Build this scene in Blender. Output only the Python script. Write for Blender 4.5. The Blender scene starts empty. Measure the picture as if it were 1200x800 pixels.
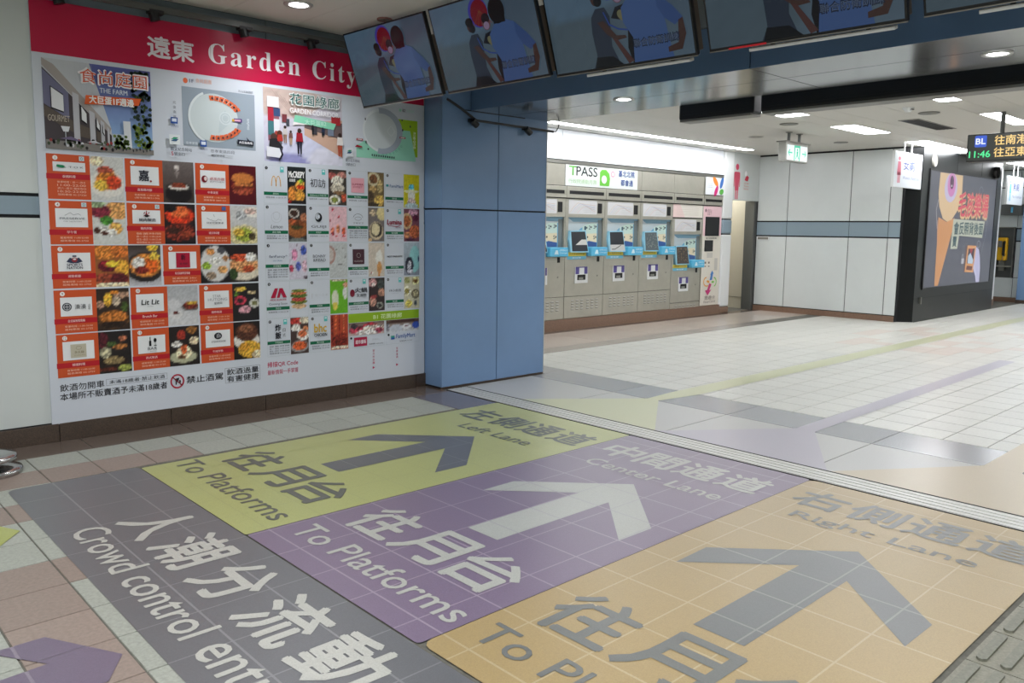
import bpy, bmesh, math, random
import numpy as np
from mathutils import Matrix, Vector

C = bpy.context.scene.collection
SC = bpy.context.scene
R90 = math.pi / 2

# ------------------------------------------------------------------ camera
cam_d = bpy.data.cameras.new('camera')
cam = bpy.data.objects.new('camera', cam_d)
C.objects.link(cam)
cam_d.sensor_fit = 'HORIZONTAL'
cam_d.sensor_width = 36.0
cam_d.lens = 946.67 / 1200 * 36.0
cam_d.shift_y = -(400 - 382.61) / 1200
cam_d.clip_start = 0.05
cam_d.clip_end = 200
RC = [[0.73124541, -0.6820011, 0.01243575], [-0.07278186, -0.09613828, -0.9927035], [0.67822042, 0.72500478, -0.11993799]]
right, down, fwd = (Vector(r) for r in RC)
M = Matrix.Identity(4)
for i in range(3):
    M[i][0] = right[i]
    M[i][1] = -down[i]
    M[i][2] = -fwd[i]
M[2][3] = 1.5
cam.matrix_world = M
SC.camera = cam

# ------------------------------------------------------------------ world, exposure
W = bpy.data.worlds.new('world')
SC.world = W
W.use_nodes = True
W.node_tree.nodes['Background'].inputs[0].default_value = (0.75, 0.8, 0.85, 1)
W.node_tree.nodes['Background'].inputs[1].default_value = 0.25
vs = SC.view_settings
vs.view_transform = 'Standard'
vs.look = 'None'
vs.gamma = 1
vs.use_curve_mapping = False
vs.exposure = 1.0
SC.cycles.max_bounces = 8
SC.cycles.use_denoising = True
SC.cycles.sample_clamp_indirect = 6


def area(name, loc, sx, sy, power, col=(1, 1, 1), spread=math.pi, rot=(0, 0, 0)):
    l = bpy.data.lights.new(name, 'AREA')
    l.shape = 'RECTANGLE'
    l.size, l.size_y = sx, sy
    l.energy = power
    l.color = col
    l.spread = spread
    o = bpy.data.objects.new(name, l)
    C.objects.link(o)
    o.location = loc
    o.rotation_euler = rot
    return o


PANEL_EMIT = 9.5      # ceiling panels of the far hall
COVE_EMIT = 10.0
# the near hall's own ceiling lamps, overhead and behind the camera (out of the frame)
for (lx, ly) in ((-1.6, 3.6), (-1.6, 0.8), (1.2, 0.8), (-1.6, -2.4), (1.2, -2.4), (3.4, -2.4)):
    area('ceiling_lamp_light', (lx, ly, 3.06), 1.2, 0.3, 27, (0.96, 0.98, 1.0))


# ------------------------------------------------------------------ helpers
def lc(c):
    c = [x / 255.0 for x in c]
    return tuple(x / 12.92 if x <= 0.04045 else ((x + 0.055) / 1.055) ** 2.4 for x in c) + (1.0,)


def mat(name, col, rough=0.5, metal=0.0, amt=0.0, scale=20.0, col2=None, bump=0.0, bscale=80.0, rnd=0.0, spec=0.5, coat=0.0, emit=0.0):
    m = bpy.data.materials.new(name)
    m.use_nodes = True
    nt = m.node_tree
    b = nt.nodes['Principled BSDF']
    b.inputs['Base Color'].default_value = lc(col)
    b.inputs['Roughness'].default_value = rough
    b.inputs['Metallic'].default_value = metal
    b.inputs['Specular IOR Level'].default_value = spec
    b.inputs['Coat Weight'].default_value = coat
    tc = nt.nodes.new('ShaderNodeNewGeometry')
    src = None
    if amt > 0:
        n = nt.nodes.new('ShaderNodeTexNoise')
        n.inputs['Scale'].default_value = scale
        n.inputs['Detail'].default_value = 5
        n.inputs['Roughness'].default_value = 0.65
        nt.links.new(tc.outputs['Position'], n.inputs['Vector'])
        r = nt.nodes.new('ShaderNodeValToRGB')
        r.color_ramp.elements[0].position = 0.5 - 0.22
        r.color_ramp.elements[1].position = 0.5 + 0.22
        c2 = col2 or tuple(max(0, x * (1 - amt)) for x in col)
        r.color_ramp.elements[0].color = lc(c2)
        r.color_ramp.elements[1].color = lc(tuple(min(255, x * (1 + amt * 0.5)) for x in col) if col2 is None else col)
        nt.links.new(n.outputs['Fac'], r.inputs['Fac'])
        src = r.outputs['Color']
        nt.links.new(src, b.inputs['Base Color'])
    if rnd > 0:
        oi = nt.nodes.new('ShaderNodeObjectInfo')
        mr = nt.nodes.new('ShaderNodeMapRange')
        mr.inputs['To Min'].default_value = 1 - rnd
        mr.inputs['To Max'].default_value = 1 + rnd
        nt.links.new(oi.outputs['Random'], mr.inputs['Value'])
        hs = nt.nodes.new('ShaderNodeHueSaturation')
        nt.links.new(mr.outputs['Result'], hs.inputs['Value'])
        if src:
            nt.links.new(src, hs.inputs['Color'])
        else:
            hs.inputs['Color'].default_value = lc(col)
        nt.links.new(hs.outputs['Color'], b.inputs['Base Color'])
    if bump > 0:
        n2 = nt.nodes.new('ShaderNodeTexNoise')
        n2.inputs['Scale'].default_value = bscale
        n2.inputs['Detail'].default_value = 4
        nt.links.new(tc.outputs['Position'], n2.inputs['Vector'])
        bp = nt.nodes.new('ShaderNodeBump')
        bp.inputs['Strength'].default_value = bump
        bp.inputs['Distance'].default_value = 0.002
        nt.links.new(n2.outputs['Fac'], bp.inputs['Height'])
        nt.links.new(bp.outputs['Normal'], b.inputs['Normal'])
    if emit > 0:
        b.inputs['Emission Color'].default_value = lc(col)
        b.inputs['Emission Strength'].default_value = emit
    return m


def attr_mat(name, rough=0.5, emit=0.0, bump=0.0, mott=0.0, spec=0.5, mscale=120.0, screen=False):
    """material that takes its colours from the printed colour attribute"""
    m = bpy.data.materials.new(name)
    m.use_nodes = True
    nt = m.node_tree
    b = nt.nodes['Principled BSDF']
    a = nt.nodes.new('ShaderNodeVertexColor')
    a.layer_name = 'Col'
    src = a.outputs['Color']
    if mott > 0:
        tc = nt.nodes.new('ShaderNodeNewGeometry')
        n = nt.nodes.new('ShaderNodeTexNoise')
        n.inputs['Scale'].default_value = mscale
        n.inputs['Detail'].default_value = 6
        n.inputs['Roughness'].default_value = 0.7
        nt.links.new(tc.outputs['Position'], n.inputs['Vector'])
        mr = nt.nodes.new('ShaderNodeMapRange')
        mr.inputs['From Min'].default_value = 0.3
        mr.inputs['From Max'].default_value = 0.7
        mr.inputs['To Min'].default_value = 1 - mott
        mr.inputs['To Max'].default_value = 1 + mott
        nt.links.new(n.outputs['Fac'], mr.inputs['Value'])
        hs = nt.nodes.new('ShaderNodeHueSaturation')
        nt.links.new(mr.outputs['Result'], hs.inputs['Value'])
        nt.links.new(src, hs.inputs['Color'])
        src = hs.outputs['Color']
        if bump > 0:
            bp = nt.nodes.new('ShaderNodeBump')
            bp.inputs['Strength'].default_value = bump
            bp.inputs['Distance'].default_value = 0.001
            nt.links.new(n.outputs['Fac'], bp.inputs['Height'])
            nt.links.new(bp.outputs['Normal'], b.inputs['Normal'])
    if screen:
        b.inputs['Base Color'].default_value = (0.006, 0.007, 0.008, 1)
    else:
        nt.links.new(src, b.inputs['Base Color'])
    b.inputs['Roughness'].default_value = rough
    b.inputs['Specular IOR Level'].default_value = spec
    if emit > 0:
        nt.links.new(src, b.inputs['Emission Color'])
        b.inputs['Emission Strength'].default_value = emit
    return m


class MB:
    """collects boxes, tubes and polygons into one mesh"""
    def __init__(s):
        s.v, s.f = [], []

    def poly(s, pts):
        n = len(s.v)
        s.v += [tuple(p) for p in pts]
        s.f.append(tuple(range(n, n + len(pts))))
        return s

    def box(s, x0, x1, y0, y1, z0, z1):
        n = len(s.v)
        s.v += [(x, y, z) for z in (z0, z1) for y in (y0, y1) for x in (x0, x1)]
        s.f += [tuple(n + i for i in f) for f in ((0, 2, 3, 1), (4, 5, 7, 6), (0, 1, 5, 4), (1, 3, 7, 5), (3, 2, 6, 7), (2, 0, 4, 6))]
        return s

    def tube(s, p, q, r, seg=12, r2=None):
        p, q = Vector(p), Vector(q)
        r2 = r if r2 is None else r2
        d = (q - p).normalized()
        a = d.orthogonal().normalized()
        b = d.cross(a)
        n = len(s.v)
        for c, rr in ((p, r), (q, r2)):
            for k in range(seg):
                t = 2 * math.pi * k / seg
                s.v.append(tuple(c + rr * (math.cos(t) * a + math.sin(t) * b)))
        for k in range(seg):
            j = (k + 1) % seg
            s.f.append((n + k, n + j, n + seg + j, n + seg + k))
        s.f.append(tuple(n + k for k in reversed(range(seg))))
        s.f.append(tuple(n + seg + k for k in range(seg)))
        return s

    def path(s, pts, r, seg=8):
        for a, b in zip(pts, pts[1:]):
            s.tube(a, b, r, seg)
        return s

    def lathe(s, prof, c=(0, 0, 0), seg=32):
        n = len(s.v)
        for r, z in prof:
            for k in range(seg):
                t = 2 * math.pi * k / seg
                s.v.append((c[0] + r * math.cos(t), c[1] + r * math.sin(t), c[2] + z))
        for i in range(len(prof) - 1):
            for k in range(seg):
                j = (k + 1) % seg
                s.f.append((n + i * seg + k, n + i * seg + j, n + (i + 1) * seg + j, n + (i + 1) * seg + k))
        return s

    def prism(s, pts, y0, y1):
        """outline in (x,z), extruded along y"""
        k = len(pts)
        n = len(s.v)
        s.v += [(x, y0, z) for x, z in pts] + [(x, y1, z) for x, z in pts]
        s.f.append(tuple(range(n, n + k)))
        s.f.append(tuple(reversed(range(n + k, n + 2 * k))))
        for i in range(k):
            j = (i + 1) % k
            s.f.append((n + i, n + k + i, n + k + j, n + j))
        return s

    def prismz(s, pts, z0, z1):
        k = len(pts)
        n = len(s.v)
        s.v += [(x, y, z0) for x, y in pts] + [(x, y, z1) for x, y in pts]
        s.f.append(tuple(reversed(range(n, n + k))))
        s.f.append(tuple(range(n + k, n + 2 * k)))
        for i in range(k):
            j = (i + 1) % k
            s.f.append((n + i, n + j, n + k + j, n + k + i))
        return s

    def mesh(s, name, m):
        me = bpy.data.meshes.new(name)
        me.from_pydata(s.v, [], s.f)
        me.materials.append(m)
        return me

    def obj(s, name, m, parent=None, bevel=0, smooth=False):
        me = s.mesh(name, m)
        if bevel or smooth:
            bm = bmesh.new()
            bm.from_mesh(me)
            bmesh.ops.recalc_face_normals(bm, faces=bm.faces)
            bm.to_mesh(me)
            bm.free()
        if smooth:
            for p in me.polygons:
                p.use_smooth = len(p.vertices) == 4
        o = bpy.data.objects.new(name, me)
        C.objects.link(o)
        if parent:
            o.parent = parent
        if bevel:
            b = o.modifiers.new('bevel', 'BEVEL')
            b.width = bevel
            b.segments = 2
            b.limit_method = 'ANGLE'
        return o


def tag(o, label, cat, group=None):
    o['label'] = label
    o['category'] = cat
    if group:
        o['group'] = group
    return o


def thing(name, label, cat, loc=(0, 0, 0), rot=None, group=None):
    o = bpy.data.objects.new(name, None)
    o.empty_display_size = 0.1
    C.objects.link(o)
    o.location = loc
    if rot:
        o.rotation_euler = rot
    tag(o, label, cat, group)
    return o


def struct(o):
    o['kind'] = 'structure'
    return o


def stuff(o):
    o['kind'] = 'stuff'
    return o


def sempty(name, loc=(0, 0, 0)):
    o = bpy.data.objects.new(name, None)
    o.empty_display_size = 0.1
    C.objects.link(o)
    o.location = loc
    return struct(o)


# ------------------------------------------------------------------ flat print
_tc = {}


def words(s):
    """the words of a line, each as its own faces, in the box of the whole line"""
    v, fs, asp = glyphs(s)
    iv = sorted((min(v[i][0] for i in f), max(v[i][0] for i in f)) for f in fs)
    gaps, hi = [], iv[0][1]
    for a, b in iv:
        if a > hi:
            gaps.append((a - hi, (a + hi) / 2))
        hi = max(hi, b)
    cuts = sorted(g[1] for g in gaps)
    out = [[] for _ in range(len(cuts) + 1)]
    for f in fs:
        m = sum(v[i][0] for i in f) / len(f)
        out[sum(m > c for c in cuts)].append(f)
    return v, out


def glyphs(s, bold=0.0, sp=1.0):
    bold = 0.0
    key = (s, bold, sp)
    if key in _tc:
        return _tc[key]
    cu = bpy.data.curves.new('t', 'FONT')
    cu.body = s
    cu.size = 1
    cu.space_character = sp
    cu.resolution_u = 3
    ob = bpy.data.objects.new('t', cu)
    C.objects.link(ob)
    dg = bpy.context.evaluated_depsgraph_get()
    me = bpy.data.meshes.new_from_object(ob.evaluated_get(dg))
    vs_ = np.array([v.co[:2] for v in me.vertices]) if len(me.vertices) else np.zeros((0, 2))
    fs = [tuple(p.vertices) for p in me.polygons]
    C.objects.unlink(ob)
    bpy.data.objects.remove(ob)
    bpy.data.curves.remove(cu)
    bpy.data.meshes.remove(me)
    if len(vs_):
        lo, hi = vs_.min(0), vs_.max(0)
        vs_ = (vs_ - lo) / np.maximum(hi - lo, 1e-6)
        asp = (hi - lo)[0] / max((hi - lo)[1], 1e-6)
    else:
        asp = 1
    _tc[key] = (vs_, fs, asp)
    return _tc[key]


class Print:
    """a printed sheet: coloured flat shapes in the local x-z plane, facing local -y"""
    LAY = 0.0005

    def __init__(s):
        s.v, s.f, s.c = [], [], []
        s.l = 0

    def poly(s, pts, col, up=1):
        s.l += up
        n = len(s.v)
        s.v += [(p[0], -s.l * s.LAY, p[1]) for p in pts]
        s.f.append(tuple(range(n, n + len(pts))))
        s.c.append([lc(col)] * len(pts))
        return s

    def rect(s, x0, x1, z0, z1, col, up=1):
        return s.poly([(x0, z0), (x1, z0), (x1, z1), (x0, z1)], col, up)

    def frame(s, x0, x1, z0, z1, w, col):
        s.l += 1
        for r in ((x0, x1, z0, z0 + w), (x0, x1, z1 - w, z1), (x0, x0 + w, z0, z1), (x1 - w, x1, z0, z1)):
            s.rect(*r, col, 0)
        return s

    def ell(s, cx, cz, rx, rz, col, up=1, n=18, a0=0.0, rot=0.0):
        pts = []
        for k in range(n):
            t = a0 + 2 * math.pi * k / n
            x, z = rx * math.cos(t), rz * math.sin(t)
            pts.append((cx + x * math.cos(rot) - z * math.sin(rot), cz + x * math.sin(rot) + z * math.cos(rot)))
        return s.poly(pts, col, up)

    def ring(s, cx, cz, rx, rz, w, col, a=0.0, b=2 * math.pi, n=20, up=1):
        s.l += up
        for k in range(n):
            t, u = a + (b - a) * k / n, a + (b - a) * (k + 1) / n
            P = lambda t, q: (cx + (rx - q) * math.cos(t), cz + (rz - q) * math.sin(t))
            s.poly([P(t, 0), P(u, 0), P(u, w), P(t, w)], col, 0)
        return s

    def line(s, pts, w, col, up=1):
        s.l += up
        for a, b in zip(pts, pts[1:]):
            a, b = Vector(a), Vector(b)
            d = (b - a)
            if d.length < 1e-6:
                continue
            d.normalize()
            p = Vector((-d.y, d.x)) * w / 2
            e = d * w * 0.3
            s.poly([a - p - e, b - p + e, b + p + e, a + p - e], col, 0)
        return s

    def text(s, t, x0, x1, z0, z1, col, bold=0.0, sp=1.0, up=1, keep=False, align='l', shear=0.0):
        vs_, fs, asp = glyphs(t, bold, sp)
        if not len(vs_):
            return s
        w, h = x1 - x0, z1 - z0
        if keep:
            w2 = h * asp
            if w2 < w:
                if align == 'c':
                    x0 += (w - w2) / 2
                w = w2
        s.l += up
        cc = lc(col)
        e = max(0.0, bold) * 0.8 * h
        sh = ((0, 0),) if e < 0.0003 else (((-e, 0), (e, 0)) if h < 0.035 else ((-e, 0), (e, 0), (0, -e), (0, e)))
        for kk, (dx, dz) in enumerate(sh):
            n = len(s.v)
            s.v += [(x0 + dx + w * a + shear * h * b, -s.l * s.LAY - .00011 * kk, z0 + dz + h * b) for a, b in vs_]
            for f in fs:
                s.f.append(tuple(n + i for i in f))
                s.c.append([cc] * len(f))
        return s

    def photo(s, x0, x1, z0, z1, bg, shapes=(), noise=0.12, nx=22, nz=30, seed=1, nsc=3):
        """a small photograph as a grid of coloured dots: shapes are (cx, cy, rx, ry, colour[, noise])"""
        s.l += 1
        rng = np.random.RandomState(seed)
        u, w = np.meshgrid(np.linspace(0, 1, nx + 1), np.linspace(0, 1, nz + 1))
        if isinstance(bg[0], (tuple, list)):
            img = np.array(bg[1])[None, None, :] * (1 - w[..., None]) + np.array(bg[0])[None, None, :] * w[..., None]
        else:
            img = np.zeros(u.shape + (3,)) + np.array(bg)
        img = img.astype(float)
        nf = rng.rand(*u.shape) - 0.5
        img *= (1 + noise * nf[..., None])
        for sh in shapes:
            cx, cy, rx, ry, col = sh[:5]
            nn = sh[5] if len(sh) > 5 else 0.35
            wob = 1 + 0.15 * (rng.rand(*u.shape) - 0.5)
            d = (((u - cx) / rx) ** 2 + ((w - cy) / ry) ** 2) * wob
            a = np.clip((1.15 - d) * 5, 0, 1)[..., None]
            c = np.array(col)[None, None, :] * (1 + nn * (rng.rand(*u.shape)[..., None] - 0.5) * 2)
            img = img * (1 - a) + c * a
        img = np.clip(img, 0, 255) / 255
        img = np.where(img <= 0.04045, img / 12.92, ((img + 0.055) / 1.055) ** 2.4)
        n = len(s.v)
        for j in range(nz + 1):
            for i in range(nx + 1):
                s.v.append((x0 + (x1 - x0) * i / nx, -s.l * s.LAY, z0 + (z1 - z0) * j / nz))
        for j in range(nz):
            for i in range(nx):
                q = (j * (nx + 1) + i, j * (nx + 1) + i + 1, (j + 1) * (nx + 1) + i + 1, (j + 1) * (nx + 1) + i)
                s.f.append(tuple(n + k for k in q))
                s.c.append([tuple(img[k // (nx + 1), k % (nx + 1)]) + (1.0,) for k in q])
        return s

    def obj(s, name, m, parent=None):
        me = bpy.data.meshes.new(name)
        me.from_pydata(s.v, [], s.f)
        ca = me.color_attributes.new('Col', 'FLOAT_COLOR', 'CORNER')
        flat = np.array([c for f in s.c for c in f], dtype=np.float32).ravel()
        ca.data.foreach_set('color', flat)
        me.materials.append(m)
        o = bpy.data.objects.new(name, me)
        C.objects.link(o)
        if parent:
            o.parent = parent
        return o


FLOORM = Matrix(((0, 0, 1, 0), (-1, 0, 0, 0), (0, -1, 0, 0), (0, 0, 0, 1)))   # print lying on the floor: right = -Y, up = +X

# ------------------------------------------------------------------ materials
m_print = attr_mat('poster_print', 0.32, spec=0.35)
m_sign = attr_mat('sign_print', 0.4)
m_tv = attr_mat('tv_screen', 0.15, emit=0.19, screen=True, spec=0.22)
m_led = attr_mat('led_display', 0.3, emit=0.34, screen=True)
m_board = attr_mat('departure_display', 0.3, emit=0.62, screen=True)
m_bright = attr_mat('lit_sign_face', 0.3, emit=0.08)
m_decal = attr_mat('floor_vinyl', 0.4, bump=0.25, mott=0.15, spec=0.7, mscale=170)
for _n in m_decal.node_tree.nodes:
    if _n.type == 'BSDF_PRINCIPLED':
        _n.inputs['Coat Weight'].default_value = 0.55
        _n.inputs['Coat Roughness'].default_value = 0.38
m_decal2 = attr_mat('floor_vinyl_far', 0.3, mott=0.05, spec=0.5)
m_wall = mat('white_enamel_panel', (214, 219, 218), 0.22, amt=0.02, scale=1.5)
m_wall_l = mat('white_enamel_panel_near', (204, 210, 208), 0.3, amt=0.02, scale=1.5)
m_joint = mat('black_joint', (22, 24, 27), 0.8)
m_stripe = mat('blue_grey_stripe', (138, 156, 168), 0.35)
m_granite_b = mat('brown_granite', (92, 76, 64), 0.3, amt=0.5, scale=130, col2=(52, 44, 40))
m_granite_bf = mat('brown_granite_floor', (112, 98, 88), 0.22, amt=0.4, scale=130, col2=(82, 72, 66), rnd=0.06)
m_granite_kick = mat('red_brown_granite', (150, 120, 100), 0.35, amt=0.4, scale=130, col2=(105, 80, 66))
m_granite_l = mat('beige_granite_floor', (184, 173, 163), 0.2, amt=0.15, scale=130, rnd=0.03)
m_granite_ld = mat('grey_brown_granite_floor', (160, 152, 145), 0.22, amt=0.2, scale=130, rnd=0.03)
m_slab = mat('light_grey_granite', (178, 178, 176), 0.3, amt=0.10, scale=160, rnd=0.02)
m_band = mat('polished_grey_granite', (164, 165, 168), 0.2, amt=0.28, scale=170, rnd=0.05)
m_bandp = mat('purple_grey_granite', (108, 102, 108), 0.16, amt=0.3, scale=170)
m_tile_c = mat('cream_tile', (156, 159, 150), 0.42, amt=0.12, scale=60, rnd=0.05, bump=0.15)
m_tile_p = mat('pink_tile', (142, 127, 118), 0.42, amt=0.10, scale=60, rnd=0.05, bump=0.15)
m_tile_w = mat('white_tile', (196, 196, 190), 0.34, amt=0.05, scale=40, rnd=0.03)
m_tile_wp = mat('pale_pink_tile', (192, 184, 177), 0.34, amt=0.05, scale=40, rnd=0.03)
m_tilestuff = attr_mat('tile_field', 0.34, mott=0.04, mscale=40)
m_grout = mat('dark_grout', (98, 96, 88), 0.8, amt=0.2, scale=20)
m_ceil = mat('ceiling_white', (206, 203, 196), 0.55)
m_ceil_l = mat('ceiling_white_near', (216, 212, 204), 0.6)
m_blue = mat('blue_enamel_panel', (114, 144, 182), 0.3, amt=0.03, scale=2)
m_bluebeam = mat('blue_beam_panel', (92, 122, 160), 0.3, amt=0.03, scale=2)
m_greyblue = mat('grey_blue_frieze', (112, 124, 132), 0.35)
m_soffit = mat('brushed_soffit_metal', (176, 180, 184), 0.13, metal=0.9, amt=0.05, scale=3)
m_steel = mat('stainless_steel', (182, 179, 167), 0.34, metal=0.5, amt=0.035, scale=6)
m_steel2 = mat('stainless_steel_frame', (150, 149, 143), 0.28, metal=0.8)
m_chrome = mat('polished_chrome', (190, 190, 190), 0.16, metal=1.0, amt=0.1, scale=25)
m_alu = mat('aluminium_track', (200, 200, 196), 0.35, metal=0.35, amt=0.06, scale=60)
m_black = mat('black_plastic', (18, 18, 20), 0.4)
m_blackm = mat('black_metal', (14, 17, 18), 0.45, amt=0.2, scale=30)
m_charc = mat('charcoal_cabinet', (18, 21, 22), 0.32, amt=0.15, scale=4, spec=0.28)
m_dark = mat('dark_slot', (10, 10, 12), 0.6)
m_grey = mat('grey_plastic', (128, 126, 120), 0.4)
m_brownside = mat('tv_housing', (92, 82, 72), 0.45)
m_cream = mat('cream_enamel', (222, 217, 205), 0.35)
m_white = mat('white_enamel', (226, 228, 228), 0.35)
m_cyan = mat('sky_blue_plastic', (92, 186, 226), 0.35)
m_cyanl = mat('pale_blue_frame', (150, 205, 228), 0.35)
m_purple = mat('violet_plastic', (88, 78, 150), 0.4)
m_yellow = mat('yellow_phone', (235, 180, 20), 0.35)
m_beige = mat('beige_corridor', (196, 190, 172), 0.5)
m_greydoor = mat('dark_grey_steel', (96, 98, 96), 0.35, metal=0.3)
m_maroon = mat('maroon_plate', (140, 92, 88), 0.5)
m_tact = mat('tactile_grey', (134, 132, 118), 0.5, amt=0.14, scale=70, bump=0.3, rnd=0.05)
m_emit = mat('lamp_diffuser', (250, 252, 255), 0.5, emit=PANEL_EMIT)
m_cove = mat('cove_diffuser', (250, 252, 255), 0.5, emit=COVE_EMIT)
m_down = mat('downlight_diffuser', (250, 252, 255), 0.5, emit=12)
m_lightbox = mat('white_light_panel', (236, 240, 246), 0.4, emit=0.0)

GX0, GX = 0.865, 0.301
GY0, GY = 5.785, 0.3075

# ------------------------------------------------------------------ floor
fl = struct(MB().box(-5, 23, -7.5, 10, -0.2, -0.004).obj('floor', m_grout))


def tile_mesh(w, d, m, name):
    g = 0.0025
    bv = 0.002
    mb = MB()
    a, b, c, e = g, w - g, g, d - g
    mb.v = [(a, c, -0.006), (b, c, -0.006), (b, e, -0.006), (a, e, -0.006), (a + bv, c + bv, 0), (b - bv, c + bv, 0), (b - bv, e - bv, 0), (a + bv, e - bv, 0)]
    mb.f = [(4, 5, 6, 7), (0, 1, 5, 4), (1, 2, 6, 5), (2, 3, 7, 6), (3, 0, 4, 7)]
    return mb.mesh(name, m)


_tm = {}


def tile(name, x, y, w, d, m, parent=fl):
    k = (round(w, 4), round(d, 4), m.name)
    if k not in _tm:
        _tm[k] = tile_mesh(w, d, m, name)
    o = bpy.data.objects.new(name, _tm[k])
    C.objects.link(o)
    o.location = (x, y, 0)
    o.parent = parent
    return o


rng = random.Random(5)
# rows beside the crowd-control mat; strip between the joint and the mat
strip_cols = {0: m_tile_c, 1: m_tile_p, 2: m_tile_c, 3: m_tile_p, 4: m_tile_c, 5: m_tile_c, 6: m_tile_p}
for j in range(0, 14):
    y1 = GY0 - GY * j
    ym = y1 - GY
    # two rows along the wall
    if j < 2:
        for i in range(-4, 11):
            x = GX0 + GX * i
            m = m_tile_c if j == 0 else (m_tile_p if x < 1.9 else m_tile_c)
            tile('floor_tile', x, ym, GX, GY, m)
        tile('floor_tile', GX0 + GX * 11, ym, 4.2 - GX0 - GX * 11, GY, m_tile_c)
        continue
    strip = {2: m_tile_c, 3: m_tile_p, 4: m_tile_c, 5: m_tile_c, 6: m_tile_p}.get(j, m_tile_c)
    tile('floor_tile', GX0, ym, GX, GY, strip)
    c1 = {2: m_tile_c, 3: m_tile_p, 4: m_tile_c, 5: m_tile_c}.get(j, m_tile_p)
    tile('floor_tile', GX0 - GX, ym, GX, GY, c1)
    tile('floor_tile', GX0 - 2 * GX, ym, GX, GY, m_tile_c)
# brown granite strip along the poster wall
for i in range(7):
    tile('granite_slab', -0.5 + 0.69 * i, GY0, 0.69, 0.365, m_granite_bf)
tile('granite_slab', 4.2, 5.10, 0.42, 0.685, m_bandp)
tile('granite_slab', 4.33, 5.785, 0.29, 0.365, m_granite_bf)
# light granite slabs and the polished band beyond the shutter track
sy = [-4.79, -3.6, -2.41, -1.22, -0.02, 1.18, 2.37, 3.56, 4.77, 5.86]
for a, b in zip(sy, sy[1:]):
    tile('granite_slab', 4.875, a, 0.895, b - a, m_slab)
    tile('granite_slab', 5.77, a, 0.53, b - a, m_band)
tile('granite_slab', 5.77 + 0.19, 5.86, 0.34, 0.98, m_band)
# brown floor bands in front of the ticket machines
for i in range(10):
    x = 5.96 + 1.2 * i
    tile('granite_slab', x, 7.13, 1.2, 0.97, m_granite_l)
    tile('granite_slab', x, 8.10, 1.2, 0.2, m_granite_bf)
for i in range(5):
    tile('granite_slab', 5.96 + 1.2 * i, 6.84, 1.2, 0.29, m_granite_ld)
# white tile field
X0, TX = 6.30, 0.3
Y0, TY = 3.56, 0.297
pink = {(15, 4), (16, 4), (17, 4), (16, 3), (19, 5), (20, 5), (21, 5), (22, 3), (18, 1), (19, 1), (20, 2), (17, 0), (16, 0), (15, 0), (16, 1), (24, 4), (23, 4),
        (22, 4), (21, 3), (15, 1), (20, 0), (22, 1), (18, -1), (17, -1), (19, -2), (24, -1), (25, 0)}
fx, ff, fc = [], [], []
nind = 0


def tile_col(i, j):
    if (i, j) in pink:
        return (196, 185, 176)
    v = rng.uniform(-4, 4)
    return (198 + v, 197 + v, 190 + v)


for i in range(0, 48):
    for j in range(-34, 11):
        x, y = X0 + TX * i, Y0 + TY * j
        if x > 20.6 or (x > 14.1 and y > 5.3):
            continue
        if i < 12 and -8 <= j <= 10 and nind < 225:
            nind += 1
            tile('floor_tile', x, y, TX, TY, m_tile_wp if (i, j) in pink else m_tile_w)
            continue
        n = len(fx)
        g = 0.0025
        a, b, c, e = x + g, x + TX - g, y + g, y + TY - g
        q = 0.002
        fx += [(a, c, -0.006), (b, c, -0.006), (b, e, -0.006), (a, e, -0.006), (a + q, c + q, 0), (b - q, c + q, 0), (b - q, e - q, 0), (a + q, e - q, 0)]
        fs = [(4, 5, 6, 7), (0, 1, 5, 4), (1, 2, 6, 5), (2, 3, 7, 6), (3, 0, 4, 7)]
        col = lc(tile_col(i, j))
        for f in fs:
            ff.append(tuple(n + k for k in f))
            fc.append([col] * 4)
# strip of tiles at far edge and around the near hall, out of sight
for i in range(-16, 3):
    for j in range(0, 40):
        x, y = GX0 + GX * i, GY0 - GY * (j + 1)
        if -2 <= i and j < 14 or (j < 2 and i >= -4):
            continue
        n = len(fx)
        a, b, c, e = x + .0025, x + GX - .0025, y + .0025, y + GY - .0025
        fx += [(a, c, -0.0005), (b, c, -0.0005), (b, e, -0.0005), (a, e, -0.0005)]
        ff.append((n, n + 1, n + 2, n + 3))
        fc.append([lc((156, 159, 150))] * 4)
pf = Print()
pf.v, pf.f, pf.c = fx, ff, fc
stuff(pf.obj('floor_tile_field', m_tilestuff, fl))

# ------------------------------------------------------------------ shutter track in the floor
tr = thing('shutter_track', 'long ridged aluminium shutter track set across the floor', 'floor track', (4.75, -0.5, 0))
MB().box(-0.122, 0.122, -6.5, 6.33, -0.01, 0.001).obj('track_bed', m_alu, tr)
for k in range(4):
    x = -0.104 + k * 0.054
    MB().box(x, x + 0.040, -6.5, 6.33, 0.0, 0.005).obj('rib', m_alu, tr, bevel=0.002)
for x in (-0.126, 0.118):
    MB().box(x, x + 0.010, -6.5, 6.33, -0.01, 0.0035).obj('edge_gasket', m_dark, tr)


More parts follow.
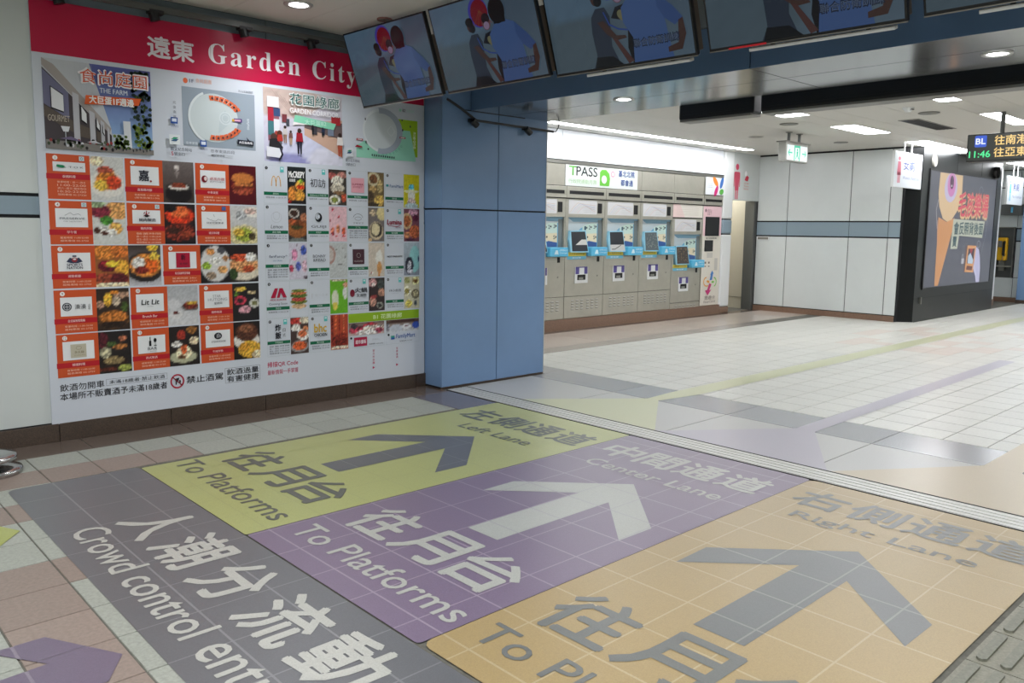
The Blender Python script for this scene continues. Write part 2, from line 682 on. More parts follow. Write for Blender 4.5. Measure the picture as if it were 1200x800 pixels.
# ------------------------------------------------------------------ lane mats
def clip(poly, x0, x1, y0, y1):
    def cut(P, f, inter):
        out = []
        for i in range(len(P)):
            a, b = P[i - 1], P[i]
            if f(b):
                if not f(a):
                    out.append(inter(a, b))
                out.append(b)
            elif f(a):
                out.append(inter(a, b))
        return out

    def ix(v):
        return lambda a, b: (v, a[1] + (b[1] - a[1]) * (v - a[0]) / (b[0] - a[0]))

    def iy(v):
        return lambda a, b: (a[0] + (b[0] - a[0]) * (v - a[1]) / (b[1] - a[1]), v)
    for f, g in ((lambda p: p[0] >= x0, ix(x0)), (lambda p: p[0] <= x1, ix(x1)), (lambda p: p[1] >= y0, iy(y0)), (lambda p: p[1] <= y1, iy(y1))):
        if len(poly) < 3:
            return []
        poly = cut(poly, f, g)
    return poly


class Sheet(Print):
    """vinyl sheet lying on the floor, world x-y coordinates"""
    def flat(s, pts, z, col):
        n = len(s.v)
        s.v += [(p[0], p[1], z) for p in pts]
        s.f.append(tuple(range(n, n + len(pts))))
        s.c.append([lc(col)] * len(pts))

    def cells(s, pieces, z, col, base=None, zb=0.001, gx=0.006, gy=0.006, drop=0.0015):
        xs = [p[0] for q in pieces for p in q]
        ys = [p[1] for q in pieces for p in q]
        i0, i1 = int(math.floor((min(xs) - GX0) / GX)) - 1, int(math.ceil((max(xs) - GX0) / GX)) + 1
        j0, j1 = int(math.floor((GY0 - max(ys)) / GY)) - 1, int(math.ceil((GY0 - min(ys)) / GY)) + 1
        for q in pieces:
            if base:
                s.flat(q, zb, base)
            for i in range(i0, i1):
                for j in range(j0, j1):
                    c = clip(list(q), GX0 + GX * i + gx / 2, GX0 + GX * (i + 1) - gx / 2, GY0 - GY * (j + 1) + gy / 2, GY0 - GY * j - gy / 2)
                    if len(c) > 2:
                        s.flat(c, z, col)


def arrow_pieces(c):
    return [[(2.53, c - .11), (3.36, c - .11), (3.36, c + .11), (2.53, c + .11)],
            [(3.36, c - .11), (3.72, c - .0), (3.72, c + .0), (3.36, c + .11)],
            [(2.97, c - .505), (3.22, c - .51), (3.72, c), (3.36, c - .11)],
            [(2.97, c + .505), (3.36, c + .11), (3.72, c), (3.22, c + .51)]]


def rounded(x0, x1, y0, y1, r=0.04):
    P = []
    for cx, cy, a in ((x1 - r, y1 - r, 0), (x0 + r, y1 - r, 90), (x0 + r, y0 + r, 180), (x1 - r, y0 + r, 270)):
        for k in range(4):
            t = math.radians(a + 30 * k)
            P.append((cx + r * math.cos(t), cy + r * math.sin(t)))
    return P


def floor_text(parent, items, col, z=0.0031):
    lines = []
    for (s, yl, yr, xb, xt, bold, nm) in items:
        if ' ' in s:
            v, ws = words(s)
            for w in ws:
                lines.append((v, w, yl, yr, xb, xt, bold, 'english_letter'))
        elif len(s) > 1 and ord(s[0]) > 255:
            st = (yl - yr + 0.15 * (xt - xb)) / len(s)
            for k, ch in enumerate(s):
                v, w, asp = glyphs(ch)
                a0 = yl - st * k
                lines.append((v, w, a0, a0 - st + 0.13 * st, xb, xt, bold, 'chinese_character'))
        else:
            v, w, asp = glyphs(s)
            lines.append((v, w, yl, yr, xb, xt, bold, nm))
    for (v, w, yl, yr, xb, xt, bold, nm) in lines:
        p = Print()
        e = bold * 0.8 * (xt - xb)
        for kk, (dx, dz) in enumerate(((-e, 0), (e, 0), (0, -e), (0, e))):
            n = len(p.v)
            p.v += [(-yl + dx + (yl - yr) * a, -0.0005 - .00012 * kk, xb + dz + (xt - xb) * b) for a, b in v]
            for f in w:
                p.f.append(tuple(n + i for i in f))
                p.c.append([lc(col)] * len(f))
        o = p.obj(nm, m_decal, parent)
        o.matrix_parent_inverse = parent.matrix_world.inverted()
        mm = FLOORM.copy()
        mm[2][3] = z - 0.0005
        o.matrix_local = mm


def lane(name, label, piece, col, base, arrow=None, acol=None, abase=None, gx=.007, gy=.006, group=None):
    t = thing(name, label, 'floor mat', (0, 0, 0), group=group)
    s = Sheet()
    s.cells([piece], 0.0018, col, base, 0.0013, gx, gy)
    s.obj('vinyl_sheet', m_decal, t)
    if arrow is not None:
        a = Sheet()
        a.cells(arrow_pieces(arrow), 0.0027, acol, abase, 0.0023, gx, gy)
        a.obj('arrow', m_decal, t)
    return t


GREEN, GDK = (176, 182, 74), (82, 84, 76)
t = lane('floor_mat', 'yellow-green floor mat with dark arrow, next to the poster wall', rounded(1.650, 4.618, 3.652, 5.112, .012), (162, 166, 102), (154, 157, 102), 4.36, (86, 87, 92), (126, 128, 128), .005, .005)
floor_text(t, [('往月台', 4.99, 3.82, 2.09, 2.43, 0.03, 'chinese_lettering'), ('To Platforms', 5.08, 3.74, 1.83, 1.985, 0.012, 'english_lettering'),
               ('左側通道', 4.985, 3.72, 4.07, 4.375, 0.03, 'chinese_lettering'), ('Left Lane', 4.69, 3.95, 3.82, 3.955, 0.012, 'english_lettering')], GDK)
t = lane('floor_mat', 'purple floor mat with white arrow, the middle one of the three lanes', rounded(1.655, 4.618, 2.248, 3.648, .02), (114, 98, 121), (150, 137, 153), 2.90, (166, 168, 162), (154, 152, 156), .009, .007)
floor_text(t, [('往月台', 3.50, 2.38, 2.09, 2.43, 0.03, 'chinese_lettering'), ('To Platforms', 3.56, 2.29, 1.83, 1.985, 0.012, 'english_lettering'),
               ('中間通道', 3.53, 2.34, 4.09, 4.385, 0.03, 'chinese_lettering'), ('Center Lane', 3.42, 2.42, 3.84, 3.975, 0.012, 'english_lettering')], (170, 171, 164))
t = lane('floor_mat', 'orange-tan floor mat with grey arrow, beside the tactile paving', rounded(1.665, 4.618, 0.893, 2.244, .05), (158, 136, 92), (174, 158, 124), 1.555, (98, 100, 101), (132, 132, 128), .010, .008)
floor_text(t, [('往月台', 2.12, 1.0, 2.09, 2.45, 0.03, 'chinese_lettering'), ('To Platforms', 2.17, 0.93, 1.83, 1.985, 0.012, 'english_lettering'),
               ('右側通道', 2.15, 0.96, 4.14, 4.435, 0.03, 'chinese_lettering'), ('Right Lane', 2.03, 1.12, 3.90, 4.035, 0.012, 'english_lettering')], (100, 102, 100))
t = lane('floor_mat', 'long dark grey floor mat with large white crowd control lettering', rounded(0.935, 1.645, 0.893, 5.145, .05), (92, 93, 97), (124, 124, 127), None, None, None, .009, .007)
sp = [(4.225, 3.90, '人'), (3.80, 3.46, '潮'), (3.345, 3.035, '分'), (2.905, 2.565, '流'), (2.475, 2.155, '動')]
floor_text(t, [(c, a, b, 1.225, 1.55, 0.03, 'chinese_character') for a, b, c in sp] + [('Crowd control', 4.235, 2.835, 1.02, 1.18, 0.018, 'english_lettering'), ('entrance', 2.73, 1.86, 1.02, 1.165, 0.018, 'english_lettering')], (174, 174, 167))
# guide arrow at the lower left and the tip of a yellow one
s = Sheet()
s.cells([[(0.67, 3.19), (0.53, 3.19), (0.2, 3.17), (0.2, 3.13), (0.52, 3.15), (0.63, 2.98), (0.84, 2.88)], [(0.63, 2.98), (0.49, 2.97), (0.1, 2.95), (0.1, 2.72), (0.52, 2.74), (0.75, 2.73), (0.84, 2.88)]], 0.0025, (104, 92, 112), (130, 120, 134), 0.0012, .012, .006)
tag(s.obj('floor_sticker', m_decal), 'purple arrow sticker on pink tiles, cut by the lower left corner', 'floor sticker')
s = Sheet()
s.cells([[(0.85, 4.42), (0.79, 4.55), (0.62, 4.8), (0.3, 4.8), (0.3, 4.05), (0.60, 4.05), (0.74, 4.27)]], 0.0025, (156, 162, 84), (136, 140, 86), 0.0012)
tag(s.obj('floor_sticker', m_decal), 'tip of a yellow-green sticker at the left edge', 'floor sticker')
# funnels beyond the track
for nm, lab, tri, strip, col in (
        ('floor_sticker', 'pale yellow triangle and thin line leading away on the white tiles', [(4.88, 5.09), (4.88, 3.62), (5.78, 4.26), (5.78, 4.38)], [(5.78, 4.26), (6.28, 4.18), (19.0, 4.2), (19.0, 4.41), (6.2, 4.41), (5.78, 4.38)], (186, 188, 156)),
        ('floor_sticker', 'pale purple triangle and thin line leading away on the white tiles', [(4.88, 3.60), (4.88, 2.27), (5.78, 2.80), (5.78, 2.95)], [(5.78, 2.80), (10.9, 2.85), (10.9, 3.02), (5.78, 2.95)], (168, 164, 174)),
        ('floor_sticker', 'pale orange triangle and strip leading away at the right edge', [(4.88, 2.25), (4.88, 0.85), (5.78, 1.42), (5.78, 1.64)], [(5.78, 1.42), (8.5, 1.42), (8.5, 1.64), (5.78, 1.64)], (182, 170, 148))):
    s = Sheet()
    s.flat(tri, 0.002, col)
    s.flat(strip, 0.0021, col)
    tag(s.obj(nm, m_decal2), lab, 'floor sticker')

# ------------------------------------------------------------------ tactile paving
tp = thing('tactile_paving', 'grey-green tactile paving of raised bars in the lower right corner', 'paving', (0, 0, 0))
bar = None
for i in range(8):
    x = 2.13 + 0.305 * i
    for r in range(2):
        y = 0.875 - 0.31 * (r + 1)
        mb = MB().box(x + .003, x + .302, y + .003, y + .305, -0.004, 0.002)
        mb.obj('paving_slab', m_tact, tp)
    for k in range(8):
        y = 0.875 - 0.045 - 0.0775 * k
        if bar is None:
            bb = MB()
            w, l = 0.017, 0.13
            bb.prismz([(-l, -w + .012), (-l + .012, -w), (l - .012, -w), (l, -w + .012), (l, w - .012), (l - .012, w), (-l + .012, w), (-l, w - .012)], 0.0, 0.010)
            bar = bb.mesh('raised_bar', mat('tactile_bar_grey', (122, 122, 110), 0.5, amt=0.14, scale=70))
        o = bpy.data.objects.new('raised_bar', bar)
        C.objects.link(o)
        o.location = (x + 0.152, y, 0.002)
        o.parent = tp

# ------------------------------------------------------------------ near wall with the poster
wl = struct(MB().box(-5, 4.9, 6.15, 6.3, 0, 3.1).obj('wall_left', m_joint))


def vpanel(parent, name, a0, a1, z0, z1, plane, face, m, g=0.004, th=0.012):
    """panel on a wall facing -y (face 'y') or -x (face 'x')"""
    mb = MB()
    if face == 'y':
        mb.box(a0 + g, a1 - g, plane - th, plane + 0.005, z0 + g, z1 - g)
    else:
        mb.box(plane - th, plane + 0.005, a0 + g, a1 - g, z0 + g, z1 - g)
    return mb.obj(name, m, parent, bevel=0.002)


for a, b in ((-5, -3.0), (-3.0, -1.5), (-1.5, 0.0), (0.0, 1.5), (1.5, 3.0), (3.0, 4.61)):
    vpanel(wl, 'wall_panel', a, b, 0.13, 1.535, 6.15, 'y', m_wall_l, 0.002)
    vpanel(wl, 'stripe_panel', a, b, 1.555, 1.675, 6.15, 'y', m_stripe, 0.0)
    vpanel(wl, 'wall_panel', a, b, 1.695, 2.94, 6.15, 'y', m_wall_l, 0.002)
for a, b in ((-5, -3.0), (-3.0, -1.5), (-1.5, 0.0), (0.0, 1.5), (1.5, 3.055), (3.055, 4.61)):
    vpanel(wl, 'frieze_panel', a, b, 2.945, 3.1, 6.15, 'y', m_greyblue, 0.003)
bs = struct(MB().box(-5, 4.61, 6.135, 6.15, 0, 0.128).obj('baseboard_left', m_joint))
for k in range(-8, 5):
    a = 1.45 + 0.76 * k
    b = min(a + 0.76, 4.61)
    MB().box(a + .0025, b - .0025, 6.118, 6.137, 0, 0.125).obj('granite_slab', m_granite_b, bs, bevel=0.002)

# poster -----------------------------------------------------------
PX0, PX1, PZ0, PZ1 = 1.408, 4.585, 0.122, 2.952
po = thing('wall_poster', 'huge white mall directory poster with crimson header covering the left wall', 'poster', (0, 6.128, 0))
MB().box(PX0, PX1, -0.004, 0.009, PZ0, PZ1).obj('poster_board', mat('poster_white', (206, 212, 222), 0.3), po)


def ploc(o):
    o.location = (0, -0.0045, 0)
    return o


BG = (206, 212, 222)
p = Print()
p.rect(PX0, PX1, 2.612, PZ1, (186, 22, 66))
p.text('遠東', 2.145, 2.475, 2.69, 2.835, (232, 226, 232), 0.035)
p.text('𝐆𝐚𝐫𝐝𝐞𝐧 𝐂𝐢𝐭𝐲', 2.585, 3.865, 2.668, 2.855, (236, 230, 234), -0.012, 1.22)
p.line([(2.60, 2.612), (2.60, 2.952)], .0015, (160, 20, 60))
p.line([(2.46, 2.78), (2.46, 2.952)], .0012, (160, 20, 60))
ploc(p.obj('header_banner', m_print, po))

# big picture 1: arcade street
p = Print()
x0, x1, z0, z1 = 1.463, 2.155, 1.995, 2.582


def U(u, v, a=x0, b=x1, c=z0, d=z1):
    return (a + (b - a) * u, c + (d - c) * v)


p.photo(x0, x1, z0, z1, ((92, 96, 160), (150, 190, 225)), [], 0.03, 20, 20)
p.poly([U(0, 0), U(.62, 0), U(.60, .28), U(.42, 1), U(0, 1)], (196, 200, 206))
for k in range(9):
    p.line([U(.04 + .05 * k, .95 - .075 * k), U(.04 + .05 * k, 1)], .001, (176, 182, 190), 0)
p.poly([U(0, 1), U(.0, .92), U(.58, .22), U(.60, .28), U(.1, 1 - .06)], (168, 160, 156))
p.poly([U(0, 0), U(0, .90), U(.6, .20), U(.6, 0)], (70, 62, 66))
p.poly([U(0, .5), U(0, .88), U(.22, .64), U(.22, .34)], (112, 112, 140))
for (a, b, t_, w_) in ((0.0, .26, .66, .02), (.255, .31, .66, .0), (.40, .45, .47, .0), (.50, .535, .37, .0), (.56, .58, .30, .0)):
    if w_ == 0:
        p.poly([U(a, .05), U(b, .05), U(b, t_ - .03), U(a, t_)], (190, 190, 196))
p.poly([U(0, .36), U(0, .48), U(.25, .33), U(.25, .20)], (92, 82, 74))
p.poly([U(.31, .16), U(.31, .30), U(.40, .26), U(.40, .14)], (92, 82, 74))
p.poly([U(.46, .12), U(.46, .24), U(.5, .22), U(.5, .12)], (92, 82, 74))
p.text('GOURMET', *U(.03, 0)[:1], U(.22, 0)[0], U(0, .31)[1], U(0, .38)[1], (190, 180, 165), 0)
for (a, b, c, d) in ((.06, .17, .45, .70), (.32, .37, .34, .52), (.455, .485, .27, .40), (.51, .53, .22, .32)):
    p.poly([U(a, c), U(b, c - .04), U(b, d - .08), U(a, d)], (30, 30, 34))
    p.poly([U(a + .008, c + .012), U(b + .002, c - .025), U(b + .002, d - .095), U(a + .008, d - .015)], (226, 228, 230))
p.poly([U(.72, .05), U(.79, .05), U(.78, .38), U(.71, .38)], (212, 216, 220))
p.poly([U(.60, .08), U(.72, .08), U(.72, .22), U(.60, .22)], (180, 190, 204))
p.poly([U(.0, 0), U(1, 0), U(1, .06), U(0, .10)], (126, 122, 118))
pg = random.Random(3)
for k in range(150):
    u = pg.uniform(.80, .985)
    v = pg.uniform(.08, .97)
    if v > .3 and u < .80 + (.6 - abs(v - .6)) * .02:
        continue
    p.ell(*U(u, v), .013 * pg.uniform(.6, 1.3), .013, pg.choice([(34, 48, 40), (46, 62, 44), (60, 78, 44), (28, 40, 44)]) if v > .35 else pg.choice([(96, 118, 48), (120, 138, 60), (70, 92, 40)]), 0 if k else 1, 7)
for k in range(40):
    p.ell(*U(pg.uniform(.62, .76), pg.uniform(.06, .20)), .011, .011, pg.choice([(110, 128, 56), (80, 100, 46), (60, 80, 40)]), 0 if k else 1, 7)
for k in range(46):
    u = pg.uniform(.02, .6)
    p.ell(*U(u, pg.uniform(.03, .12)), .010, .012, pg.choice([(60, 72, 50), (40, 36, 34), (150, 60, 60), (90, 100, 80), (200, 200, 205)]), 0 if k else 1, 6)
for k in range(12):
    p.ell(*U(.60 + .033 * k, .04 + .01 * (k % 3)), .005, .011, (40, 44, 52), 0 if k else 1, 6)
p.line([U(.175, .05), U(.175, .24)], .006, (170, 175, 180))
p.poly([U(.135, .26), U(.155, .20), U(.20, .20), U(.215, .26)], (215, 218, 222))
p.poly([U(.12, .12), U(.22, .15), U(.32, .10)], (110, 100, 130))
p.poly([U(.36, .10), U(.43, .12), U(.5, .09)], (200, 200, 205))
p.text('食尚庭園', *(U(.31, 0)[0], U(.965, 0)[0]), U(0, .765)[1], U(0, .945)[1], (240, 236, 238), 0.055)
p.text('食尚庭園', *(U(.325, 0)[0], U(.955, 0)[0]), U(0, .775)[1], U(0, .935)[1], (214, 92, 62), 0.004)
p.text('THE FARM', *(U(.50, 0)[0], U(.76, 0)[0]), U(0, .68)[1], U(0, .735)[1], (214, 222, 230), 0.03)
p.poly([U(.355, .53), U(.865, .575), U(.895, .66), U(.37, .635)], (222, 96, 44))
p.text('大巨蛋1F週邊', *(U(.40, 0)[0], U(.82, 0)[0]), U(0, .55)[1], U(0, .64)[1], (240, 236, 232), 0.04)
ploc(p.obj('street_picture', m_print, po))

# map 1 (ground floor)
p = Print()
p.rect(2.375, 2.94, 2.085, 2.512, (148, 160, 172))
p.ell(2.405, 2.555, .017, .020, (228, 112, 72))
p.text('1F', 2.435, 2.467, 2.545, 2.57, (40, 60, 110), 0.02)
p.text('食尚庭園', 2.48, 2.60, 2.55, 2.582, (232, 178, 160), 0.0)
p.text('松山文創園區', 2.81, 2.93, 2.52, 2.538, (110, 120, 130), 0.0)
p.ell(2.615, 2.305, .185, .18, (196, 206, 208), n=36)
p.ring(2.615, 2.305, .20, .20, .017, (214, 222, 224), math.radians(115), math.radians(245), 14)
p.poly([(2.64, 2.19), (2.76, 2.30), (2.70, 2.37), (2.66, 2.33)], (186, 198, 202))
p.ring(2.70, 2.31, .05, .05, .01, (204, 213, 216))
p.ring(2.70, 2.31, .03, .03, .006, (204, 213, 216))
OR = (226, 108, 66)
for sgn in (1, -1):
    p.l += 1
    for k in range(8):
        t0, t1 = math.radians(100 - k * 10.6), math.radians(100 - (k + 1) * 10.6 + 1.4)
        q = []
        for t_ in (t0, t1):
            q.append((2.615 + .235 * math.cos(t_), 2.305 + sgn * .165 * math.sin(t_)))
        for t_ in (t1, t0):
            q.append((2.615 + .165 * math.cos(t_) * (1.1), 2.305 + sgn * .128 * math.sin(t_)))
        if k < 7:
            p.poly(q, OR, 0)
    p.l += 1
    for k in range(7):
        t_ = math.radians(94 - k * 10.6)
        p.rect(2.615 + .205 * math.cos(t_) - .007, 2.615 + .205 * math.cos(t_) + .007, 2.303 + sgn * .147 * math.sin(t_) - .008, 2.303 + sgn * .147 * math.sin(t_) + .008, (60, 48, 60), 0)
p.rect(2.765, 2.83, 2.29, 2.318, (90, 60, 120))
p.rect(2.77, 2.82, 2.297, 2.311, (220, 170, 190))
p.rect(2.75, 2.768, 2.293, 2.311, (220, 170, 60))
p.text('光復南路', 2.868, 2.888, 2.24, 2.33, (220, 228, 234), 0, up=1)
p.poly([(2.79, 2.125), (2.92, 2.12), (2.92, 2.155), (2.885, 2.16), (2.862, 2.185), (2.87, 2.158), (2.79, 2.16)], (30, 34, 48))
p.text('大巨蛋商場', 2.80, 2.91, 2.13, 2.15, (230, 232, 236), 0.03)
p.text('忠孝東路', 2.39, 2.48, 2.095, 2.115, (215, 222, 228), 0.0)
for (a, b) in ((2.285, 2.235), (2.495, 2.085)):
    p.rect(a, a + .05, b, b + .045, (46, 84, 160))
    p.rect(a + .008, a + .042, b + .014, b + .037, (214, 222, 236))
    p.text('出入口', a - .002, a + .052, b - .026, b - .008, (80, 96, 140), 0)
for k, ch in enumerate('光復南路'):
    p.text(ch, 2.303, 2.325, 2.375 - k * .034, 2.397 - k * .034, (96, 100, 110), 0)
p.rect(2.268, 2.345, 2.085, 2.155, (222, 228, 230))
p.poly([(2.28, 2.12), (2.30, 2.137), (2.335, 2.137), (2.318, 2.125)], (58, 150, 110))
p.poly([(2.278, 2.108), (2.298, 2.122), (2.336, 2.126), (2.318, 2.108)], (50, 90, 130))
p.text('國父紀念館站', 2.275, 2.43, 2.04, 2.066, (40, 46, 66), 0.01)
p.text('5', 2.278, 2.293, 2.004, 2.032, (180, 30, 60), 0.03)
p.text('號出口', 2.298, 2.375, 2.005, 2.03, (40, 46, 66), 0.01)
p.text('忠孝東路四段', 2.57, 2.76, 2.045, 2.07, (90, 94, 104), 0.0)
p.text('國父紀念館', 2.575, 2.68, 2.016, 2.035, (60, 64, 76), 0.0)
ploc(p.obj('venue_map', m_print, po))

# big picture 2: shopping corridor
p = Print()
x0, x1, z0, z1 = 3.012, 3.722, 2.015, 2.588
V = lambda u, v: (x0 + (x1 - x0) * u, z0 + (z1 - z0) * v)
p.photo(x0, x1, z0, z1, ((206, 200, 206), (196, 196, 220)), [(.2, .9, .5, .28, (196, 176, 168), .05), (.55, .12, .5, .3, (206, 208, 232), .04), (.3, .0, .25, .12, (150, 150, 200), .06), (.85, .05, .3, .2, (216, 216, 232), .04)], 0.05, 24, 20)
p.poly([V(.5, .4), V(1, .12), V(1, .66), V(.5, .58)], (206, 170, 150))
p.poly([V(.5, .50), V(1, .38), V(1, .62), V(.5, .58)], (112, 96, 96))
for k in range(9):
    p.line([V(.1 + .05 * k, .98 - .03 * k), V(.38, .60 + .02 * k)], .003, (176, 150, 142), 0 if k else 1)
p.poly([V(.05, .74), V(.0 + .18, .74), V(.2, .32), V(.05, .28)], (150, 96, 110))
for (a, b, c, d, cl) in ((.05, .12, .55, .74, (170, 44, 62)), (.12, .2, .62, .73, (60, 80, 120)), (.05, .12, .36, .55, (70, 120, 126)), (.12, .19, .40, .58, (220, 220, 226)), (.13, .18, .3, .42, (176, 70, 60)), (.22, .28, .55, .66, (120, 60, 66)), (.27, .31, .50, .60, (70, 74, 84)), (.60, .66, .42, .58, (70, 66, 72)), (.72, .76, .42, .56, (60, 66, 90)), (.85, .97, .58, .7, (170, 50, 54)), (.80, .88, .42, .52, (120, 130, 150))):
    p.poly([V(a, c), V(b, c), V(b, d), V(a, d)], cl)
p.rect(V(.04, 0)[0], V(.18, 0)[0], V(0, .74)[1], V(0, .88)[1], (232, 234, 238))
p.poly([V(.35, .52), V(.42, .535), V(.62, .555), V(.60, .60), V(.36, .58)], (232, 226, 226))
p.poly([V(.36, .57), V(.88, .51), V(.91, .60), V(.38, .665)], (134, 208, 176))
p.text('大巨蛋B2', V(.5, 0)[0], V(.78, 0)[0], V(0, .55)[1], V(0, .62)[1], (190, 232, 214), 0.02)
for (cx, cy, h, c1, c2) in ((.43, .30, .36, (160, 36, 50), (40, 40, 56)), (.25, .38, .24, (196, 190, 190), (150, 120, 100)), (.32, .34, .2, (120, 84, 80), (180, 150, 120)), (.96, .30, .34, (226, 220, 216), (176, 80, 60)), (.60, .48, .14, (40, 40, 46), (40, 40, 46)), (.73, .46, .14, (52, 60, 84), (40, 44, 50))):
    p.ell(*V(cx, cy + h * .42), .05 * h, .055 * h, (60, 44, 40))
    p.poly([V(cx - h * .13, cy - h * .02), V(cx + h * .13, cy - h * .02), V(cx + h * .10, cy + h * .34), V(cx - h * .10, cy + h * .34)], c1, 0)
    p.poly([V(cx - h * .07, cy - h * .48), V(cx - h * .02, cy - h * .48), V(cx, cy), V(cx - h * .09, cy)], c2, 0)
    p.poly([V(cx + h * .02, cy - h * .50), V(cx + h * .07, cy - h * .48), V(cx + h * .09, cy), V(cx, cy)], c2, 0)
p.ell(*V(.11, .33), .028, .03, (80, 56, 50))
p.poly([V(.05, .18), V(.2, .12), V(.22, .2), V(.14, .32), V(.06, .3)], (44, 42, 46))
p.poly([V(.02, .06), V(.2, .05), V(.2, .18), V(.02, .2)], (226, 228, 234))
p.line([V(.18, .2), V(.21, .1), V(.17, .02)], .014, (44, 44, 60))
p.ell(*V(.18, .39), .022, .022, (90, 50, 40))
p.poly([V(.15, .28), V(.22, .28), V(.21, .37), V(.16, .37)], (180, 60, 50))
p.text('花園綠廊', V(.31, 0)[0], V(.955, 0)[0], V(0, .80)[1], V(0, .965)[1], (232, 238, 236), 0.06)
p.text('花園綠廊', V(.315, 0)[0], V(.945, 0)[0], V(0, .81)[1], V(0, .96)[1], (24, 92, 88), 0.006)
p.text('GARDEN CORRIDOR', V(.31, 0)[0], V(.94, 0)[0], V(0, .69)[1], V(0, .755)[1], (240, 240, 242), 0.03)
ploc(p.obj('corridor_picture', m_print, po))

# map 2 (basement)
p = Print()
p.rect(4.285, 4.512, 2.14, 2.465, (158, 196, 36))
p.poly([(3.86, 2.10), (4.49, 2.10), (4.49, 2.13), (4.43, 2.37), (4.30, 2.37), (4.2, 2.16), (3.95, 2.25), (3.86, 2.2)], (150, 214, 190))
p.ell(4.13, 2.345, .19, .178, (200, 208, 212), n=36)
p.ring(4.13, 2.345, .205, .19, .02, (216, 222, 226), n=36)
p.l += 1
for k in range(18):
    a, b = math.radians(98 - k * 11.1), math.radians(98 - (k + 1) * 11.1)
    f = lambda t_, q: (4.12 + (.225 - q) * math.cos(t_), 2.343 + (.20 - q * .8) * math.sin(t_))
    p.poly([f(a, 0), f(b, 0), f(b, .06), f(a, .06)], (160, 170, 186), 0)
p.ring(4.22, 2.35, .045, .05, .008, (214, 220, 224), n=4)
p.text('台北大巨蛋', 4.462, 4.487, 2.21, 2.37, (226, 240, 190), 0.02)
p.ell(4.32, 2.545, .012, .014, (150, 214, 190))
p.text('B2', 4.345, 4.375, 2.532, 2.557, (40, 44, 60), 0.03)
p.text('花園綠廊', 4.39, 4.47, 2.533, 2.557, (186, 226, 214), 0)
for a, b in ((3.86, 2.245), (4.31, 2.295)):
    p.rect(a, a + .065, b, b + .016, (160, 40, 56))
    p.rect(a + .01, a + .055, b + .004, b + .012, (236, 220, 222))
for (a, b, w, h) in ((3.945, 2.42, .01, .02), (3.95, 2.225, .01, .022), (3.97, 2.17, .014, .014), (4.33, 2.45, .012, .014), (4.42, 2.40, .012, .018), (4.335, 2.36, .012, .02)):
    p.rect(a, a + w, b, b + h, (40, 44, 56))
for k in range(11):
    p.rect(4.01 + .023 * k, 4.022 + .023 * k, 2.12 - .0008 * k, 2.137 - .0008 * k, (50, 64, 70), 0 if k else 1)
for k in range(7):
    a = math.radians(-90 + 9 * k)
    p.ring(4.13 + .24 * math.cos(a), 2.345 + .205 * math.sin(a), .009, .009, .002, (80, 140, 130), n=8, up=0 if k else 1)
p.poly([(3.84, 2.185), (3.86, 2.205), (3.91, 2.195), (3.915, 2.185)], (160, 30, 50))
p.rect(3.75, 3.82, 2.10, 2.175, (214, 220, 226))
p.poly([(3.76, 2.14), (3.78, 2.155), (3.81, 2.155), (3.795, 2.142)], (58, 150, 110))
p.poly([(3.755, 2.125), (3.775, 2.14), (3.812, 2.142), (3.795, 2.125)], (50, 90, 130))
p.text('國父紀念館站', 3.745, 3.885, 2.055, 2.08, (40, 46, 66), 0.01)
p.text('5號出口', 3.748, 3.84, 2.02, 2.045, (40, 46, 66), 0.01)
ploc(p.obj('venue_map', m_print, po))

